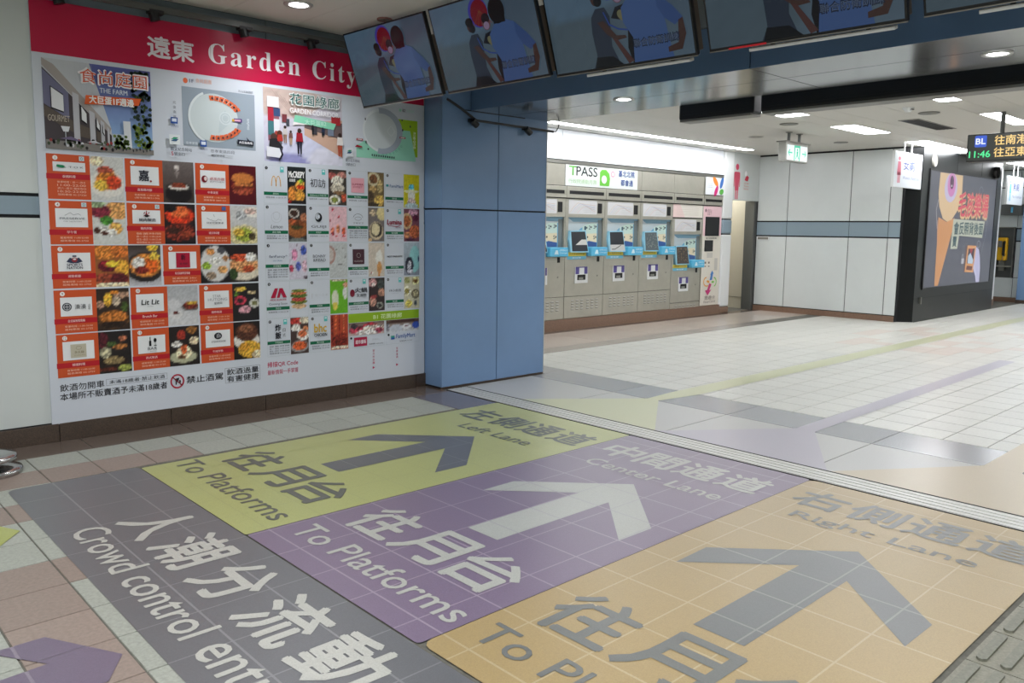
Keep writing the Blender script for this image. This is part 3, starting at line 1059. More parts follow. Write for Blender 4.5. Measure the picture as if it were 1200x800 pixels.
# shop cards ---------------------------------------------------------
BR, OG, YL, GN, WH, BK, RD, TN, CR = (110, 62, 34), (206, 124, 48), (216, 176, 70), (96, 132, 50), (224, 220, 212), (28, 24, 26), (160, 40, 34), (170, 120, 76), (226, 206, 170)
PH = {
    'a1': ((204, 204, 200), [(.5, .38, .52, .30, WH, .05), (.5, .46, .34, .22, OG), (.7, .42, .22, .16, (200, 70, 40)), (.3, .34, .2, .12, YL), (.45, .7, .25, .08, (170, 80, 60)), (.2, .9, .2, .12, CR)]),
    'a2': (((110, 100, 98), (60, 50, 46)), [(.5, .22, .42, .24, BK, .1), (.5, .38, .40, .10, (60, 54, 50), .1), (.5, .38, .32, .07, WH, .1), (.5, .42, .24, .07, (130, 60, 40)), (.45, .86, .09, .06, (214, 206, 200), .1), (.45, .72, .05, .1, (150, 140, 136), .1)]),
    'a3': ((82, 20, 28), [(.5, .44, .40, .16, (120, 50, 36)), (.5, .68, .40, .13, (196, 120, 60), .1), (.5, .34, .36, .08, (150, 70, 50)), (.55, .52, .36, .05, (180, 110, 60))]),
    'a4': ((206, 206, 200), [(.8, .82, .40, .22, (206, 150, 90)), (.25, .78, .3, .16, (120, 40, 56)), (.15, .95, .25, .08, (150, 170, 130)), (.5, .3, .5, .27, (206, 208, 204), .05), (.42, .56, .2, .1, (70, 130, 50)), (.3, .32, .16, .1, WH), (.7, .38, .2, .14, (226, 170, 90)), (.55, .28, .16, .09, WH), (.35, .26, .1, .05, (70, 34, 24)), (.12, .32, .09, .07, (80, 44, 30))]),
    'a5': ((34, 28, 30), [(.5, .72, .46, .22, (206, 60, 34)), (.5, .8, .3, .14, (240, 110, 60)), (.5, .3, .5, .22, (110, 44, 34), .6), (.3, .34, .2, .08, (60, 36, 30)), (.7, .26, .18, .08, (140, 60, 40)), (.2, .9, .2, .1, BK)]),
    'a6': ((196, 196, 196), [(.8, .85, .34, .14, WH, .08), (.75, .86, .24, .08, (196, 170, 160)), (.4, .75, .2, .12, (176, 178, 180)), (.5, .22, .6, .28, (206, 196, 150), .2), (.5, .24, .34, .18, (140, 150, 60), .5), (.8, .2, .14, .1, (70, 60, 40)), (.3, .3, .2, .1, YL)]),
    'b1': ((150, 92, 50), [(.3, .84, .34, .18, (206, 126, 56)), (.75, .86, .3, .14, (196, 110, 50)), (.35, .5, .28, .14, (90, 26, 36)), (.32, .56, .15, .07, (150, 40, 50)), (.8, .45, .2, .2, (220, 160, 60)), (.5, .55, .2, .07, (210, 180, 60)), (.3, .2, .34, .14, (150, 70, 50)), (.7, .18, .26, .16, (96, 34, 40)), (.5, .02, .6, .08, CR)]),
    'b2': (((60, 50, 46), (190, 190, 196)), [(.5, .45, .58, .36, (40, 36, 36), .1), (.52, .5, .48, .28, (206, 130, 60)), (.3, .56, .2, .14, WH), (.7, .5, .2, .2, (220, 100, 40)), (.4, .38, .2, .1, (120, 40, 34)), (.8, .72, .16, .1, YL), (.75, .95, .16, .1, (230, 180, 60))]),
    'b3': ((30, 28, 30), [(.5, .5, .5, .46, (214, 212, 210), .04), (.35, .82, .15, .09, (206, 140, 80)), (.72, .86, .14, .09, (70, 70, 76)), (.52, .6, .18, .1, (226, 224, 216)), (.2, .45, .15, .10, (150, 180, 60)), (.75, .35, .16, .1, (216, 160, 100)), (.36, .2, .17, .1, (150, 130, 110)), (.85, .65, .1, .08, TN)]),
    'b4': ((36, 30, 32), [(.5, .38, .6, .34, (220, 210, 190), .1), (.5, .46, .5, .2, (214, 150, 100), .4), (.35, .66, .3, .1, (196, 80, 50), .5), (.65, .35, .2, .1, (176, 80, 50)), (.75, .66, .2, .12, WH), (.12, .22, .16, .14, (50, 70, 40))]),
    'c1': ((54, 42, 36), [(.5, .26, .48, .22, (90, 60, 36)), (.5, .32, .42, .14, (180, 110, 50)), (.5, .14, .4, .08, (44, 32, 26)), (.35, .74, .12, .16, (226, 170, 60)), (.6, .7, .12, .12, (176, 160, 140)), (.1, .62, .14, .08, (170, 130, 110)), (.8, .84, .26, .07, (176, 140, 116)), (.55, .9, .14, .05, (210, 130, 50)), (.85, .55, .1, .12, (70, 90, 44))]),
    'c2': (((170, 172, 176), (206, 206, 208)), [(.75, .46, .3, .10, (100, 96, 94), .1), (.75, .50, .25, .09, (120, 50, 40)), (.8, .56, .16, .05, YL), (.2, .54, .2, .12, (206, 206, 208), .05), (.25, .28, .2, .1, (214, 212, 212), .05), (.25, .32, .1, .035, (90, 40, 36))]),
    'c3': ((36, 34, 36), [(.28, .55, .22, .12, (170, 50, 70)), (.28, .55, .12, .06, (60, 40, 44)), (.45, .3, .22, .1, (190, 140, 150)), (.82, .46, .18, .12, (206, 204, 196), .1), (.82, .46, .11, .07, (120, 120, 80)), (.3, .85, .2, .06, YL), (.72, .75, .16, .05, (190, 170, 130)), (.15, .72, .1, .05, GN)]),
    'd1': ((36, 32, 32), [(.15, .8, .15, .2, (80, 30, 40)), (.45, .26, .42, .14, (40, 28, 26)), (.45, .3, .3, .09, (150, 130, 90)), (.65, .62, .3, .10, (44, 34, 32)), (.65, .63, .22, .06, (170, 110, 60)), (.2, .5, .18, .12, (176, 170, 140)), (.4, .7, .15, .06, (70, 90, 50)), (.75, .82, .12, .06, (180, 110, 80)), (.8, .1, .2, .08, (150, 160, 80)), (.25, .1, .3, .05, (90, 40, 30))]),
    'd2': ((38, 32, 32), [(.45, .22, .44, .15, (180, 180, 150), .06), (.48, .32, .26, .16, (224, 204, 170)), (.48, .42, .10, .12, (190, 90, 50)), (.4, .78, .14, .12, (150, 50, 40)), (.75, .9, .16, .1, (150, 100, 50)), (.82, .62, .16, .1, (210, 190, 160)), (.25, .55, .16, .07, WH), (.4, .22, .12, .05, (90, 60, 40))]),
    'd3': ((32, 28, 28), [(.5, .50, .5, .2, WH, .08), (.5, .72, .42, .24, (84, 50, 38)), (.5, .82, .26, .1, (130, 84, 60)), (.6, .26, .42, .22, (214, 164, 60), .35), (.4, .32, .2, .12, (196, 140, 50)), (.9, .1, .2, .12, CR)]),
    'r11': ((30, 36, 38), [(.25, .25, .22, .22, (206, 130, 56)), (.68, .5, .25, .14, (220, 160, 70)), (.7, .46, .2, .07, (200, 60, 30)), (.66, .22, .26, .14, (214, 150, 60)), (.72, .62, .12, .05, (150, 190, 60)), (.5, .04, .6, .06, (36, 34, 36), .1), (.12, .06, .08, .04, (170, 30, 30))]),
    'r12': ((60, 52, 48), [(.2, .82, .2, .1, (170, 90, 84)), (.75, .85, .3, .09, (176, 120, 110)), (.5, .7, .34, .12, (206, 200, 186)), (.5, .48, .38, .13, (196, 188, 170)), (.35, .15, .3, .14, (220, 216, 200)), (.33, .15, .2, .08, (120, 130, 60)), (.85, .22, .14, .12, (206, 90, 60)), (.6, .36, .3, .06, (130, 100, 70))]),
    'r13': ((110, 92, 60), [(.35, .8, .36, .2, (206, 196, 160), .1), (.35, .8, .24, .14, (110, 72, 44)), (.3, .5, .24, .1, (170, 140, 90)), (.7, .18, .3, .16, (216, 176, 90)), (.75, .6, .16, .2, (180, 160, 110)), (.15, .3, .2, .14, (70, 56, 40)), (.3, .06, .4, .06, (60, 50, 40))]),
    'r14': ((206, 196, 20), [(.5, .6, .18, .12, (90, 190, 220)), (.5, .5, .46, .04, (232, 236, 190), .1), (.5, .35, .22, .16, (232, 230, 220), .1), (.5, .18, .26, .12, (196, 176, 170)), (.5, .05, .42, .09, (190, 210, 214), .2)]),
    'r21': ((48, 44, 44), [(.32, .78, .27, .13, (206, 200, 190), .06), (.32, .78, .21, .09, (60, 40, 32)), (.85, .64, .2, .14, (170, 110, 80)), (.5, .35, .56, .24, (150, 92, 50), .15), (.5, .46, .36, .15, (120, 66, 36)), (.45, .4, .3, .06, (60, 60, 34)), (.2, .56, .2, .06, (170, 84, 50)), (.5, .03, .5, .06, (110, 116, 112), .1)]),
    'r22': ((224, 184, 192), [(.2, .92, .05, .04, (176, 40, 60)), (.55, .70, .06, .04, (186, 40, 60)), (.05, .6, .04, .05, (186, 60, 70)), (.2, .30, .10, .12, (216, 120, 96)), (.5, .36, .09, .13, (214, 130, 90)), (.82, .3, .10, .11, (206, 90, 60)), (.2, .22, .08, .05, (176, 50, 60)), (.82, .16, .1, .03, (190, 50, 60)), (.4, .14, .05, .02, (190, 50, 60))]),
    'r23': ((116, 108, 106), [(.85, .85, .3, .22, (220, 204, 150), .08), (.3, .85, .2, .1, (190, 170, 140)), (.5, .32, .42, .26, (216, 196, 160), .06), (.5, .34, .36, .22, (40, 32, 32), .1), (.46, .36, .26, .18, (220, 206, 166), .06), (.1, .05, .14, .06, (190, 160, 120))]),
    'r24': ((120, 70, 84), [(.2, .62, .34, .24, (206, 176, 130), .15), (.2, .62, .24, .17, (176, 100, 60)), (.6, .9, .3, .1, (200, 150, 170)), (.75, .72, .2, .1, (84, 26, 50)), (.7, .3, .36, .2, (180, 96, 60)), (.2, .2, .2, .1, (196, 130, 90)), (.4, .05, .3, .06, (80, 40, 60))]),
    'r31': ((204, 200, 214), [(.3, .68, .16, .16, (196, 130, 160)), (.8, .8, .17, .13, (70, 90, 170)), (.5, .36, .14, .13, (86, 96, 170)), (.85, .36, .14, .16, (220, 180, 196)), (.12, .3, .13, .1, (186, 70, 96)), (.9, .05, .12, .06, (110, 100, 110)), (.45, .94, .04, .03, (120, 110, 120))]),
    'r32': ((190, 194, 194), [(.0, .66, .32, .26, (170, 130, 120), .06), (.0, .66, .24, .20, (196, 186, 180), .06), (.4, .82, .04, .03, (110, 110, 100)), (.75, .85, .04, .02, (120, 120, 110)), (.6, .4, .2, .02, (130, 130, 130)), (.9, .6, .04, .03, (110, 110, 110))]),
    'r33': ((204, 192, 178), [(.66, .55, .22, .20, (226, 224, 216), .05), (.7, .68, .10, .12, (228, 226, 220), .04), (.68, .26, .14, .18, (206, 150, 90), .1), (.66, .1, .08, .14, (196, 136, 80), .1), (.2, .1, .12, .05, (222, 216, 210)), (.2, .1, .05, .02, (150, 40, 50))]),
    'r34': (((176, 190, 200), (140, 146, 160)), [(.7, .5, .34, .4, (150, 206, 206), .04), (.35, .3, .27, .26, (40, 40, 56), .1), (.35, .3, .12, .14, (196, 196, 206)), (.4, .12, .2, .06, (200, 200, 210)), (.95, .5, .06, .1, (60, 80, 110))]),
    'r42': ((104, 176, 40), [(.5, 1.0, .6, .05, (196, 186, 160)), (.28, .42, .19, .26, (214, 218, 196), .05), (.28, .22, .15, .12, (220, 200, 90), .06), (.86, .6, .12, .2, (214, 216, 210), .08), (.88, .84, .14, .08, (206, 150, 120))]),
    'r43': ((54, 42, 44), [(.25, .85, .25, .12, (200, 150, 150)), (.3, .8, .12, .06, (226, 206, 200)), (.75, .8, .2, .16, (60, 66, 64)), (.8, .55, .2, .12, (176, 130, 110)), (.25, .28, .2, .14, (186, 140, 124)), (.3, .42, .2, .06, (140, 60, 60)), (.7, .16, .2, .1, (150, 150, 140)), (.7, .16, .12, .06, (40, 40, 40))]),
    'r44': ((206, 200, 172), [(.2, .88, .18, .1, (150, 150, 100)), (.75, .86, .24, .12, (230, 214, 150)), (.75, .86, .14, .06, (110, 80, 40)), (.2, .55, .24, .15, (226, 220, 190)), (.2, .55, .16, .09, (140, 130, 70)), (.75, .45, .26, .14, (90, 80, 60)), (.75, .45, .18, .09, (190, 180, 140)), (.3, .15, .22, .12, (220, 200, 100)), (.75, .16, .12, .08, (70, 76, 80))]),
    'r51': ((70, 54, 52), [(.35, .9, .4, .1, (186, 60, 54)), (.8, .92, .3, .1, (200, 190, 170)), (.3, .72, .25, .1, (220, 214, 206)), (.7, .52, .36, .16, (222, 214, 206)), (.65, .55, .24, .1, (206, 110, 70)), (.5, .2, .48, .16, (150, 150, 150), .1), (.5, .22, .4, .12, (196, 90, 50)), (.85, .7, .16, .06, (190, 120, 80))]),
    'r52': ((176, 70, 44), [(.1, .6, .05, .6, (120, 40, 30)), (.3, .7, .05, .5, (206, 100, 60)), (.5, .7, .04, .5, (130, 40, 34)), (.75, .75, .05, .5, (210, 110, 70)), (.5, .22, .46, .2, (110, 34, 26), .5), (.5, .06, .5, .05, (214, 190, 170)), (.7, .4, .2, .08, (140, 50, 34))]),
    's1': (((120, 96, 90), (196, 180, 176)), [(.3, .4, .3, .3, (176, 60, 80), .5), (.7, .5, .3, .3, (206, 190, 180), .5), (.5, .2, .3, .2, (220, 210, 206), .4), (.15, .7, .1, .2, (60, 50, 60)), (.6, .8, .2, .1, (170, 44, 60)), (.85, .3, .12, .2, (150, 60, 80), .4)]),
    's2': (((96, 66, 50), (206, 210, 216)), [(.5, .8, .5, .12, (70, 46, 40), .1), (.3, .3, .2, .3, (190, 196, 206), .05), (.6, .4, .14, .2, (226, 226, 228), .05), (.6, .4, .08, .06, (110, 60, 70)), (.9, .45, .12, .25, (60, 84, 170), .1), (.05, .4, .06, .3, (140, 140, 150))]),
}


def card_l(x0, x1, z0, z1, num, bar, photos, logo, lines=('營業時間 11:00-22:00', '服務專線 02-2722'), badge=None, bz=None):
    """orange restaurant card with its food photographs"""
    p = Print()
    OC = (202, 84, 44)
    p.rect(x0, x1, z0, z1, OC)
    w, h = x1 - x0, z1 - z0
    bz = bz if bz is not None else z0 + h * .22
    p.rect(x0 + (-.004), x1, bz, bz + .036, (182, 30, 42))
    p.text(bar, x0 + w * .3, x1 - w * .3, bz + .009, bz + .028, (236, 200, 196), 0.02, keep=True, align='c')
    p.rect(x0 + w * .14, x1 - w * .11, bz + .052, z1 - h * .17, (228, 230, 232))
    p.ell(x0 + w * .20, z1 - h * .085, .0155, .0155, (236, 232, 230))
    p.text(num, x0 + w * .20 - .008, x0 + w * .20 + .008, z1 - h * .085 - .008, z1 - h * .085 + .008, (120, 60, 50), 0.0, keep=True, align='c')
    if badge:
        p.rect(x1 - w * .25, x1 - w * .13, z1 - h * .13, z1 - h * .03, badge)
        p.ring(x1 - w * .19, z1 - h * .08, .008, .010, .003, (90, 120, 120), n=8)
    n = len(lines)
    for k, s_ in enumerate(lines):
        zt = bz - .012 - k * .021
        if zt - .014 > z0:
            p.text(s_, x0 + w * .22, x1 - w * .12, zt - .014, zt, (242, 196, 172), 0.0)
    logo(p, x0 + w * .14, x1 - w * .11, bz + .052, z1 - h * .17)
    o = ploc(p.obj('restaurant_card', m_print, po))
    for k, (key, a, b, c, d) in enumerate(photos):
        q = Print()
        bg, shp = PH[key]
        q.photo(a, b, c, d, bg, shp, 0.12, 20, 26, seed=hash_(key))
        f = q.obj('food_photo', m_print, o)


def hash_(s):
    return sum(ord(c) * (i + 7) for i, c in enumerate(s)) % 9973


def tx(s, col=(40, 40, 44), fx0=.12, fx1=.88, fz0=.35, fz1=.6, bold=0.01, shear=0.0):
    return lambda p, a, b, c, d: p.text(s, a + (b - a) * fx0, a + (b - a) * fx1, c + (d - c) * fz0, c + (d - c) * fz1, col, bold, shear=shear)


def multi(*fs):
    def f(p, a, b, c, d):
        for g in fs:
            g(p, a, b, c, d)
    return f


def el(cx, cz, rx, rz, col, rot=0.0):
    return lambda p, a, b, c, d: p.ell(a + (b - a) * cx, c + (d - c) * cz, (b - a) * rx, (d - c) * rz, col, rot=rot)


def rg(cx, cz, rx, rz, w, col, a0=0, b0=2 * math.pi):
    return lambda p, a, b, c, d: p.ring(a + (b - a) * cx, c + (d - c) * cz, (b - a) * rx, (d - c) * rz, w, col, a0, b0)


def rc(u0, u1, v0, v1, col):
    return lambda p, a, b, c, d: p.rect(a + (b - a) * u0, a + (b - a) * u1, c + (d - c) * v0, c + (d - c) * v1, col)


def pl(pts, col):
    return lambda p, a, b, c, d: p.poly([(a + (b - a) * u, c + (d - c) * v) for u, v in pts], col)


def ln(pts, w, col):
    return lambda p, a, b, c, d: p.line([(a + (b - a) * u, c + (d - c) * v) for u, v in pts], w, col)


DKC = (40, 42, 50)
ra, rb, rcx, rd, re = (1.663, 1.963), (1.358, 1.652), (1.058, 1.350), (0.748, 1.046), (0.441, 0.740)
L1, L2, L3 = (1.460, 1.727, 1.945), (1.956, 2.216, 2.443), (2.455, 2.716, 2.936)
card_l(L1[0], L1[1], *ra, '1', '泰國料理', [('a1', L1[1], L1[2], *ra)],
       multi(pl([(.1, .5), (.12, .7), (.3, .66), (.38, .52), (.32, .46), (.4, .42), (.28, .36), (.16, .40)], (26, 130, 84)), tx('T O K', (70, 84, 92), .48, .93, .38, .58, 0.0)),
       ('營業時間｜週一~週五', '11:00-22:00', '週六~週日 國定假日', '10:30-22:00', '服務專線 02-27220'), (196, 214, 220), ra[0] + .134)
card_l(L2[0], L2[1], *ra, '2', '嘉義雞肉飯', [('a2', L2[1], L2[2], *ra)], multi(tx('嘉', (34, 38, 52), .28, .64, .22, .80, 0.02), el(.70, .22, .04, .06, (150, 60, 60))), ('營業時間 11:00-21:30', '(最後點餐21:00)'))
card_l(L3[0], L3[1], *ra, '3', '中華漢堡', [('a3', L3[1], L3[2], *ra)], multi(el(.16, .5, .12, .2, (120, 30, 44)), el(.2, .52, .06, .12, (228, 210, 206)), tx('德風炸雞', (176, 60, 72), .36, .95, .44, .62, 0.0), tx('KITCHEN', (130, 120, 130), .38, .92, .32, .40, 0.0)), ('營業時間 11:00-22:00', '服務專線 0800-221'))
card_l(L1[0], L1[1], *rb, '4', '早午餐', [('a4', L1[1], L1[2], *rb)], multi(ln([(.28, .62), (.45, .78), (.55, .66), (.7, .72), (.78, .64)], .002, (96, 108, 118)), tx('PRESERVE', (96, 104, 112), .12, .90, .42, .52, 0.0), tx('FOR THE FUTURE', (130, 136, 142), .24, .8, .28, .34, 0.0)), badge=(196, 214, 220))
card_l(L2[0], L2[1], *rb, '5', '燒肉丼飯', [('a5', L2[1], L2[2], *rb)], multi(tx('火', (150, 34, 44), .38, .62, .55, .95, 0.03), el(.5, .58, .08, .1, (40, 30, 34)), tx('燒肉製造', (30, 32, 44), .22, .82, .16, .40, 0.05)), ('營業時間', '週一~週五 11:00-22:00', '週五~週日 11:00-22:30', '服務專線 02-25558888'), (196, 214, 220), rb[0] + .095)
card_l(L3[0], L3[1], *rb, '6', '南洋料理', [('a6', L3[1], L3[2], *rb)], multi(rg(.5, .56, .13, .12, .002, DKC, math.pi, 2 * math.pi), ln([(.36, .5), (.2, .62)], .002, DKC), ln([(.64, .56), (.78, .5)], .002, DKC), ln([(.5, .7), (.46, .84)], .002, DKC), tx('好好吃飯餐桌', (50, 52, 60), .18, .86, .28, .40, 0.0)), badge=(70, 96, 170))
R3a, R3b = (1.460, 1.732, 1.953, 2.178), (2.196, 2.472, 2.702, 2.936)
card_l(R3a[0], R3a[1], *rcx, '7', '運動餐廳', [('b1', R3a[1], R3a[2], *rcx), ('b2', R3a[2], R3a[3], *rcx)],
       multi(pl([(.25, .52), (.36, .74), (.5, .66), (.64, .74), (.75, .52), (.6, .44), (.4, .44)], (52, 60, 84)), el(.5, .62, .09, .13, (150, 50, 60)), el(.5, .66, .05, .05, (226, 220, 220)), rc(.44, .56, .78, .86, (52, 60, 84)), tx('SPORTS', (40, 48, 72), .26, .74, .28, .42, 0.03), tx('NATION', (40, 48, 72), .26, .74, .12, .26, 0.03)))
card_l(R3b[0], R3b[1], *rcx, '8', '新式精緻粵菜餐廳', [('b3', R3b[1], R3b[2], *rcx), ('b4', R3b[2], R3b[3], *rcx)],
       multi(rc(.26, .76, .06, .94, (172, 28, 56)), tx('新', (60, 14, 34), .44, .60, .5, .84, 0.02), tx('粵港軒', (90, 20, 44), .38, .68, .22, .36, 0.0)), ('營業時間 24hr', '服務專線 02-27271'))
card_l(L1[0], L1[1], *rd, '9', '台式麻辣鴛鴦鍋', [('c1', L1[1], L1[2], *rd)],
       multi(el(.2, .5, .15, .22, (34, 40, 50)), rg(.2, .5, .11, .17, .003, (226, 228, 232)), ln([(.08, .5), (.32, .5)], .003, (226, 228, 232)), ln([(.2, .32), (.2, .68)], .003, (226, 228, 232)), tx('湊湊', (40, 42, 50), .44, .80, .36, .62, 0.0), tx('火鍋', (60, 60, 66), .86, .93, .3, .62, 0.0)))
card_l(L2[0], L2[1], *rd, '10', 'Brunch Bar', [('c2', L2[1], L2[2], *rd)], multi(tx('Lit Lit', (24, 26, 30), .18, .82, .40, .68, 0.03, .12), tx('brunch', (130, 130, 136), .4, .62, .28, .33, 0)))
card_l(L3[0], L3[1], *rd, '11', '國際餐酒', [('c3', L3[1], L3[2], *rd)], multi(tx('STAR', (150, 152, 158), .34, .66, .62, .78, 0.0), tx('HUTONG', (150, 152, 158), .14, .92, .42, .58, 0.0), tx('星胡同', (60, 62, 70), .38, .70, .20, .34, 0.0)), ('營業時間 11:30-14:30', '服務專線 17:30-22:00', '02-27220'))
card_l(L1[0], L1[1], *re, '12', '韓國料理', [('d1', L1[1], L1[2], *re)], multi(rc(.24, .74, .12, .84, (190, 184, 164)), rg(.5, .64, .09, .1, .002, (130, 120, 90)), tx('多天韓', (116, 106, 80), .36, .66, .34, .48, 0.0), tx('KOREAN', (150, 140, 110), .36, .68, .22, .27, 0)))
card_l(L2[0], L2[1], *re, '13', '西式餐酒', [('d2', L2[1], L2[2], *re)],
       multi(rc(.40, .48, .40, .70, (24, 26, 30)), rc(.425, .455, .66, .92, (24, 26, 30)), el(.62, .72, .055, .12, (24, 26, 30)), rc(.612, .628, .44, .64, (24, 26, 30)), rc(.57, .67, .40, .44, (24, 26, 30)), tx('BAR', (80, 82, 88), .34, .68, .18, .34, 0.0), tx('BISTRO', (120, 120, 126), .42, .64, .08, .12, 0)))
card_l(L3[0], L3[1], *re, '14', '牛排炸物', [('d3', L3[1], L3[2], *re)],
       multi(el(.5, .66, .16, .2, (30, 34, 42)), ln([(.46, .56), (.46, .76)], .004, (220, 222, 226)), ln([(.52, .56), (.52, .80)], .004, (220, 222, 226)), ln([(.58, .58), (.58, .72)], .004, (220, 222, 226)), tx('STEAKHOUSE', (50, 54, 62), .22, .80, .28, .38, 0.0)))


def card_r(x0, xm, x1, z0, z1, num, bar, key, logo, lines=('營業時間 11:00-21:30',), badge=False, bz=None, over=None):
    p = Print()
    h = z1 - z0
    p.frame(x0, x1 + .002, z0, z1, .0012, (168, 184, 184))
    bz = bz if bz is not None else z0 + h * .22
    p.rect(x0, xm, bz, bz + .026, (20, 104, 72))
    p.text(bar, x0 + .02, xm - .02, bz + .005, bz + .021, (206, 224, 214), 0.02, keep=True, align='c')
    p.ell(x0 + .025, z1 - .022, .0125, .0125, (30, 32, 40))
    p.text(num, x0 + .018, x0 + .032, z1 - .029, z1 - .015, (220, 222, 226), 0.0, keep=True, align='c')
    if badge:
        p.rect(xm - .06, xm - .028, z1 - .05, z1 - .008, (94, 190, 190))
        p.rect(xm - .054, xm - .034, z1 - .028, z1 - .014, (206, 230, 230))
    for k, s_ in enumerate(lines):
        zt = bz - .012 - k * .019
        if zt - .013 > z0:
            p.text(s_, x0 + .014, xm - .012, zt - .012, zt, (70, 74, 84), 0.015)
    logo(p, x0, xm, bz + .03, z1 - .04)
    o = ploc(p.obj('shop_card', m_print, po))
    q = Print()
    if key:
        bg, shp = PH[key]
        q.photo(xm + .004, x1, z0 + .003, z1 - .001, bg, shp, 0.12, 16, 26, seed=hash_(key))
        if over:
            over(q, xm + .004, x1, z0, z1)
        q.obj('food_photo', m_print, o)
    return o


K = [(3.000, 3.203, 3.372), (3.386, 3.580, 3.757), (3.766, 3.970, 4.142), (4.155, 4.353, 4.530)]
z = [(1.680, 1.982), (1.372, 1.672), (1.060, 1.364), (0.752, 1.052), (0.436, 0.745)]
TWO = ('營業時間 11:00-21:30', '服務專線 02-2722')
FOUR = ('營業時間', '週一~週四 11:00-21:30', '週五~週日 11:00-22:00', '服務專線 02-27222')
GC = (214, 158, 62)
card_r(*K[0], *z[0], '1', '速食店', 'r11', multi(rg(.42, .25, .115, .5, .006, GC, 0, math.pi), rg(.61, .25, .115, .5, .006, GC, 0, math.pi)), badge=True,
       over=lambda q, a, b, c, d: (q.text('McCRISPY', a + .012, b - .012, c + .215, c + .265, (232, 232, 232), 0.05), q.text('香脆雞', a + .015, a + .07, c + .18, c + .205, (220, 220, 220), 0.02)))
card_r(*K[1], *z[0], '5', '初訪Seafood 冷鍋火鍋', 'r12', tx('初訪', (46, 48, 56), .12, .86, .3, .72, -0.01), badge=True)
card_r(*K[2], *z[0], '9', '韓式烤肉', 'r13', multi(rc(.18, .82, .12, .88, (226, 164, 176)), tx('SUMMER', (150, 50, 76), .22, .78, .50, .60, 0.03), tx('SWEET', (170, 70, 96), .26, .74, .36, .46, 0.02)))
card_r(*K[3], *z[0], '13', '便利店', 'r14', multi(rc(.04, .18, .52, .64, (60, 150, 150)), tx('FamiMart', (50, 92, 150), .24, .98, .48, .64, 0.01)), over=lambda q, a, b, c, d: q.text('霜淇淋', a + .02, b - .02, c + .135, c + .16, (238, 238, 206), 0.03))
card_r(*K[0], *z[1], '2', '麵包·咖啡', 'r21', multi(rg(.5, .62, .22, .26, .0015, (176, 180, 186)), rg(.5, .7, .14, .2, .0015, (176, 180, 186)), tx('Lemon', (80, 84, 92), .25, .75, .08, .26, -0.01, .15)), TWO)
card_r(*K[1], *z[1], '6', '桂機茶', 'r22', multi(el(.5, .66, .17, .23, (24, 28, 36)), el(.46, .70, .11, .15, (206, 212, 222)), rg(.5, .7, .09, .12, .003, (24, 28, 36)), tx('GUIJI', (60, 64, 74), .14, .86, .10, .26, 0.0)))
card_r(*K[2], *z[1], '10', '丁丁包', 'r23', multi(rg(.5, .5, .25, .36, .003, (60, 62, 68), .2, math.pi - .2), rg(.5, .5, .17, .14, .003, (110, 112, 118)), tx('丁日丁丁', (36, 38, 46), .24, .78, .12, .22, 0.04)), FOUR, bz=z[1][0] + .112)
card_r(*K[3], *z[1], '14', '美式餐廳', 'r24', multi(tx('Lumina', (150, 28, 58), .08, .88, .36, .62, 0.05, .1), ln([(.12, .3), (.6, .24), (.8, .3)], .005, (150, 28, 58)), tx('BISTRO', (120, 60, 80), .55, .86, .16, .24, 0.0)), TWO, badge=True)
card_r(*K[0], *z[2], '3', '日系雜貨', 'r31', multi(tx('fanFancy*', (70, 84, 110), .14, .92, .34, .56, -0.005, .1), tx('with DEAN', (60, 120, 170), .3, .7, .16, .24, 0.02)), FOUR, bz=z[2][0] + .104)
card_r(*K[1], *z[2], '7', '麵包', 'r32', multi(tx('BONNY', (70, 74, 84), .2, .82, .50, .64, 0.0), tx('&READ', (70, 74, 84), .2, .82, .30, .44, 0.0)), TWO)
card_r(*K[2], *z[2], '11', '生巧克力冰淇淋', 'r33', multi(rc(.22, .80, .12, .90, (74, 44, 54)), rg(.51, .58, .1, .12, .002, (200, 190, 186)), tx('COCORE', (190, 180, 178), .3, .72, .24, .32, 0.0)), TWO)
card_r(*K[3], *z[2], '15', '咖啡可麗餅', 'r34', tx('NOT PARASITE', (34, 36, 46), .08, .92, .44, .54, 0.04), TWO)
card_r(K[0][0], K[0][1], K[0][1] + .004, *z[3], '4', '漢堡店', None, multi(pl([(.18, .42), (.36, .90), (.50, .90), (.38, .42)], (172, 24, 62)), pl([(.44, .42), (.50, .66), (.56, .90), (.70, .90), (.88, .42), (.72, .42), (.62, .68), (.56, .42)], (172, 24, 62)), tx('MOS BURGER', (172, 24, 62), .16, .86, .28, .36, 0.03), tx('Coming Soon', (84, 90, 96), .10, .90, .04, .18, 0.0)))
q = Print()
q.frame(K[0][1], K[0][2] + .002, *z[3], .0012, (168, 184, 184))
q.photo(K[0][1] + .004, K[0][2] - .002, z[3][0] + .06, z[3][1] - .07, BG, [(.5, .16, .42, .12, (206, 170, 130), .2), (.5, .38, .46, .12, (110, 120, 50)), (.5, .52, .40, .13, (170, 70, 64)), (.5, .68, .46, .12, (80, 104, 44)), (.5, .80, .44, .08, (190, 110, 70)), (.5, .92, .42, .08, (120, 130, 60))], 0.0, 18, 22, seed=4)
ploc(q.obj('burger_photo', m_print, po))
card_r(*K[1], *z[3], '8', '手搖飲', 'r42', multi(tx('日 一 之 茶', (190, 194, 200), .28, .9, .4, .52, 0.0), ln([(.12, .3), (.12, .55)], .004, (190, 190, 190))), TWO)
card_r(*K[2], *z[3], '12', '鍋物餐飲料理', 'r43', multi(el(.18, .46, .12, .2, (120, 28, 50)), tx('火鍋', (30, 32, 42), .3, .92, .48, .74, 0.03), tx('太湖物', (40, 42, 52), .38, .88, .24, .42, 0.02)), TWO, badge=True)
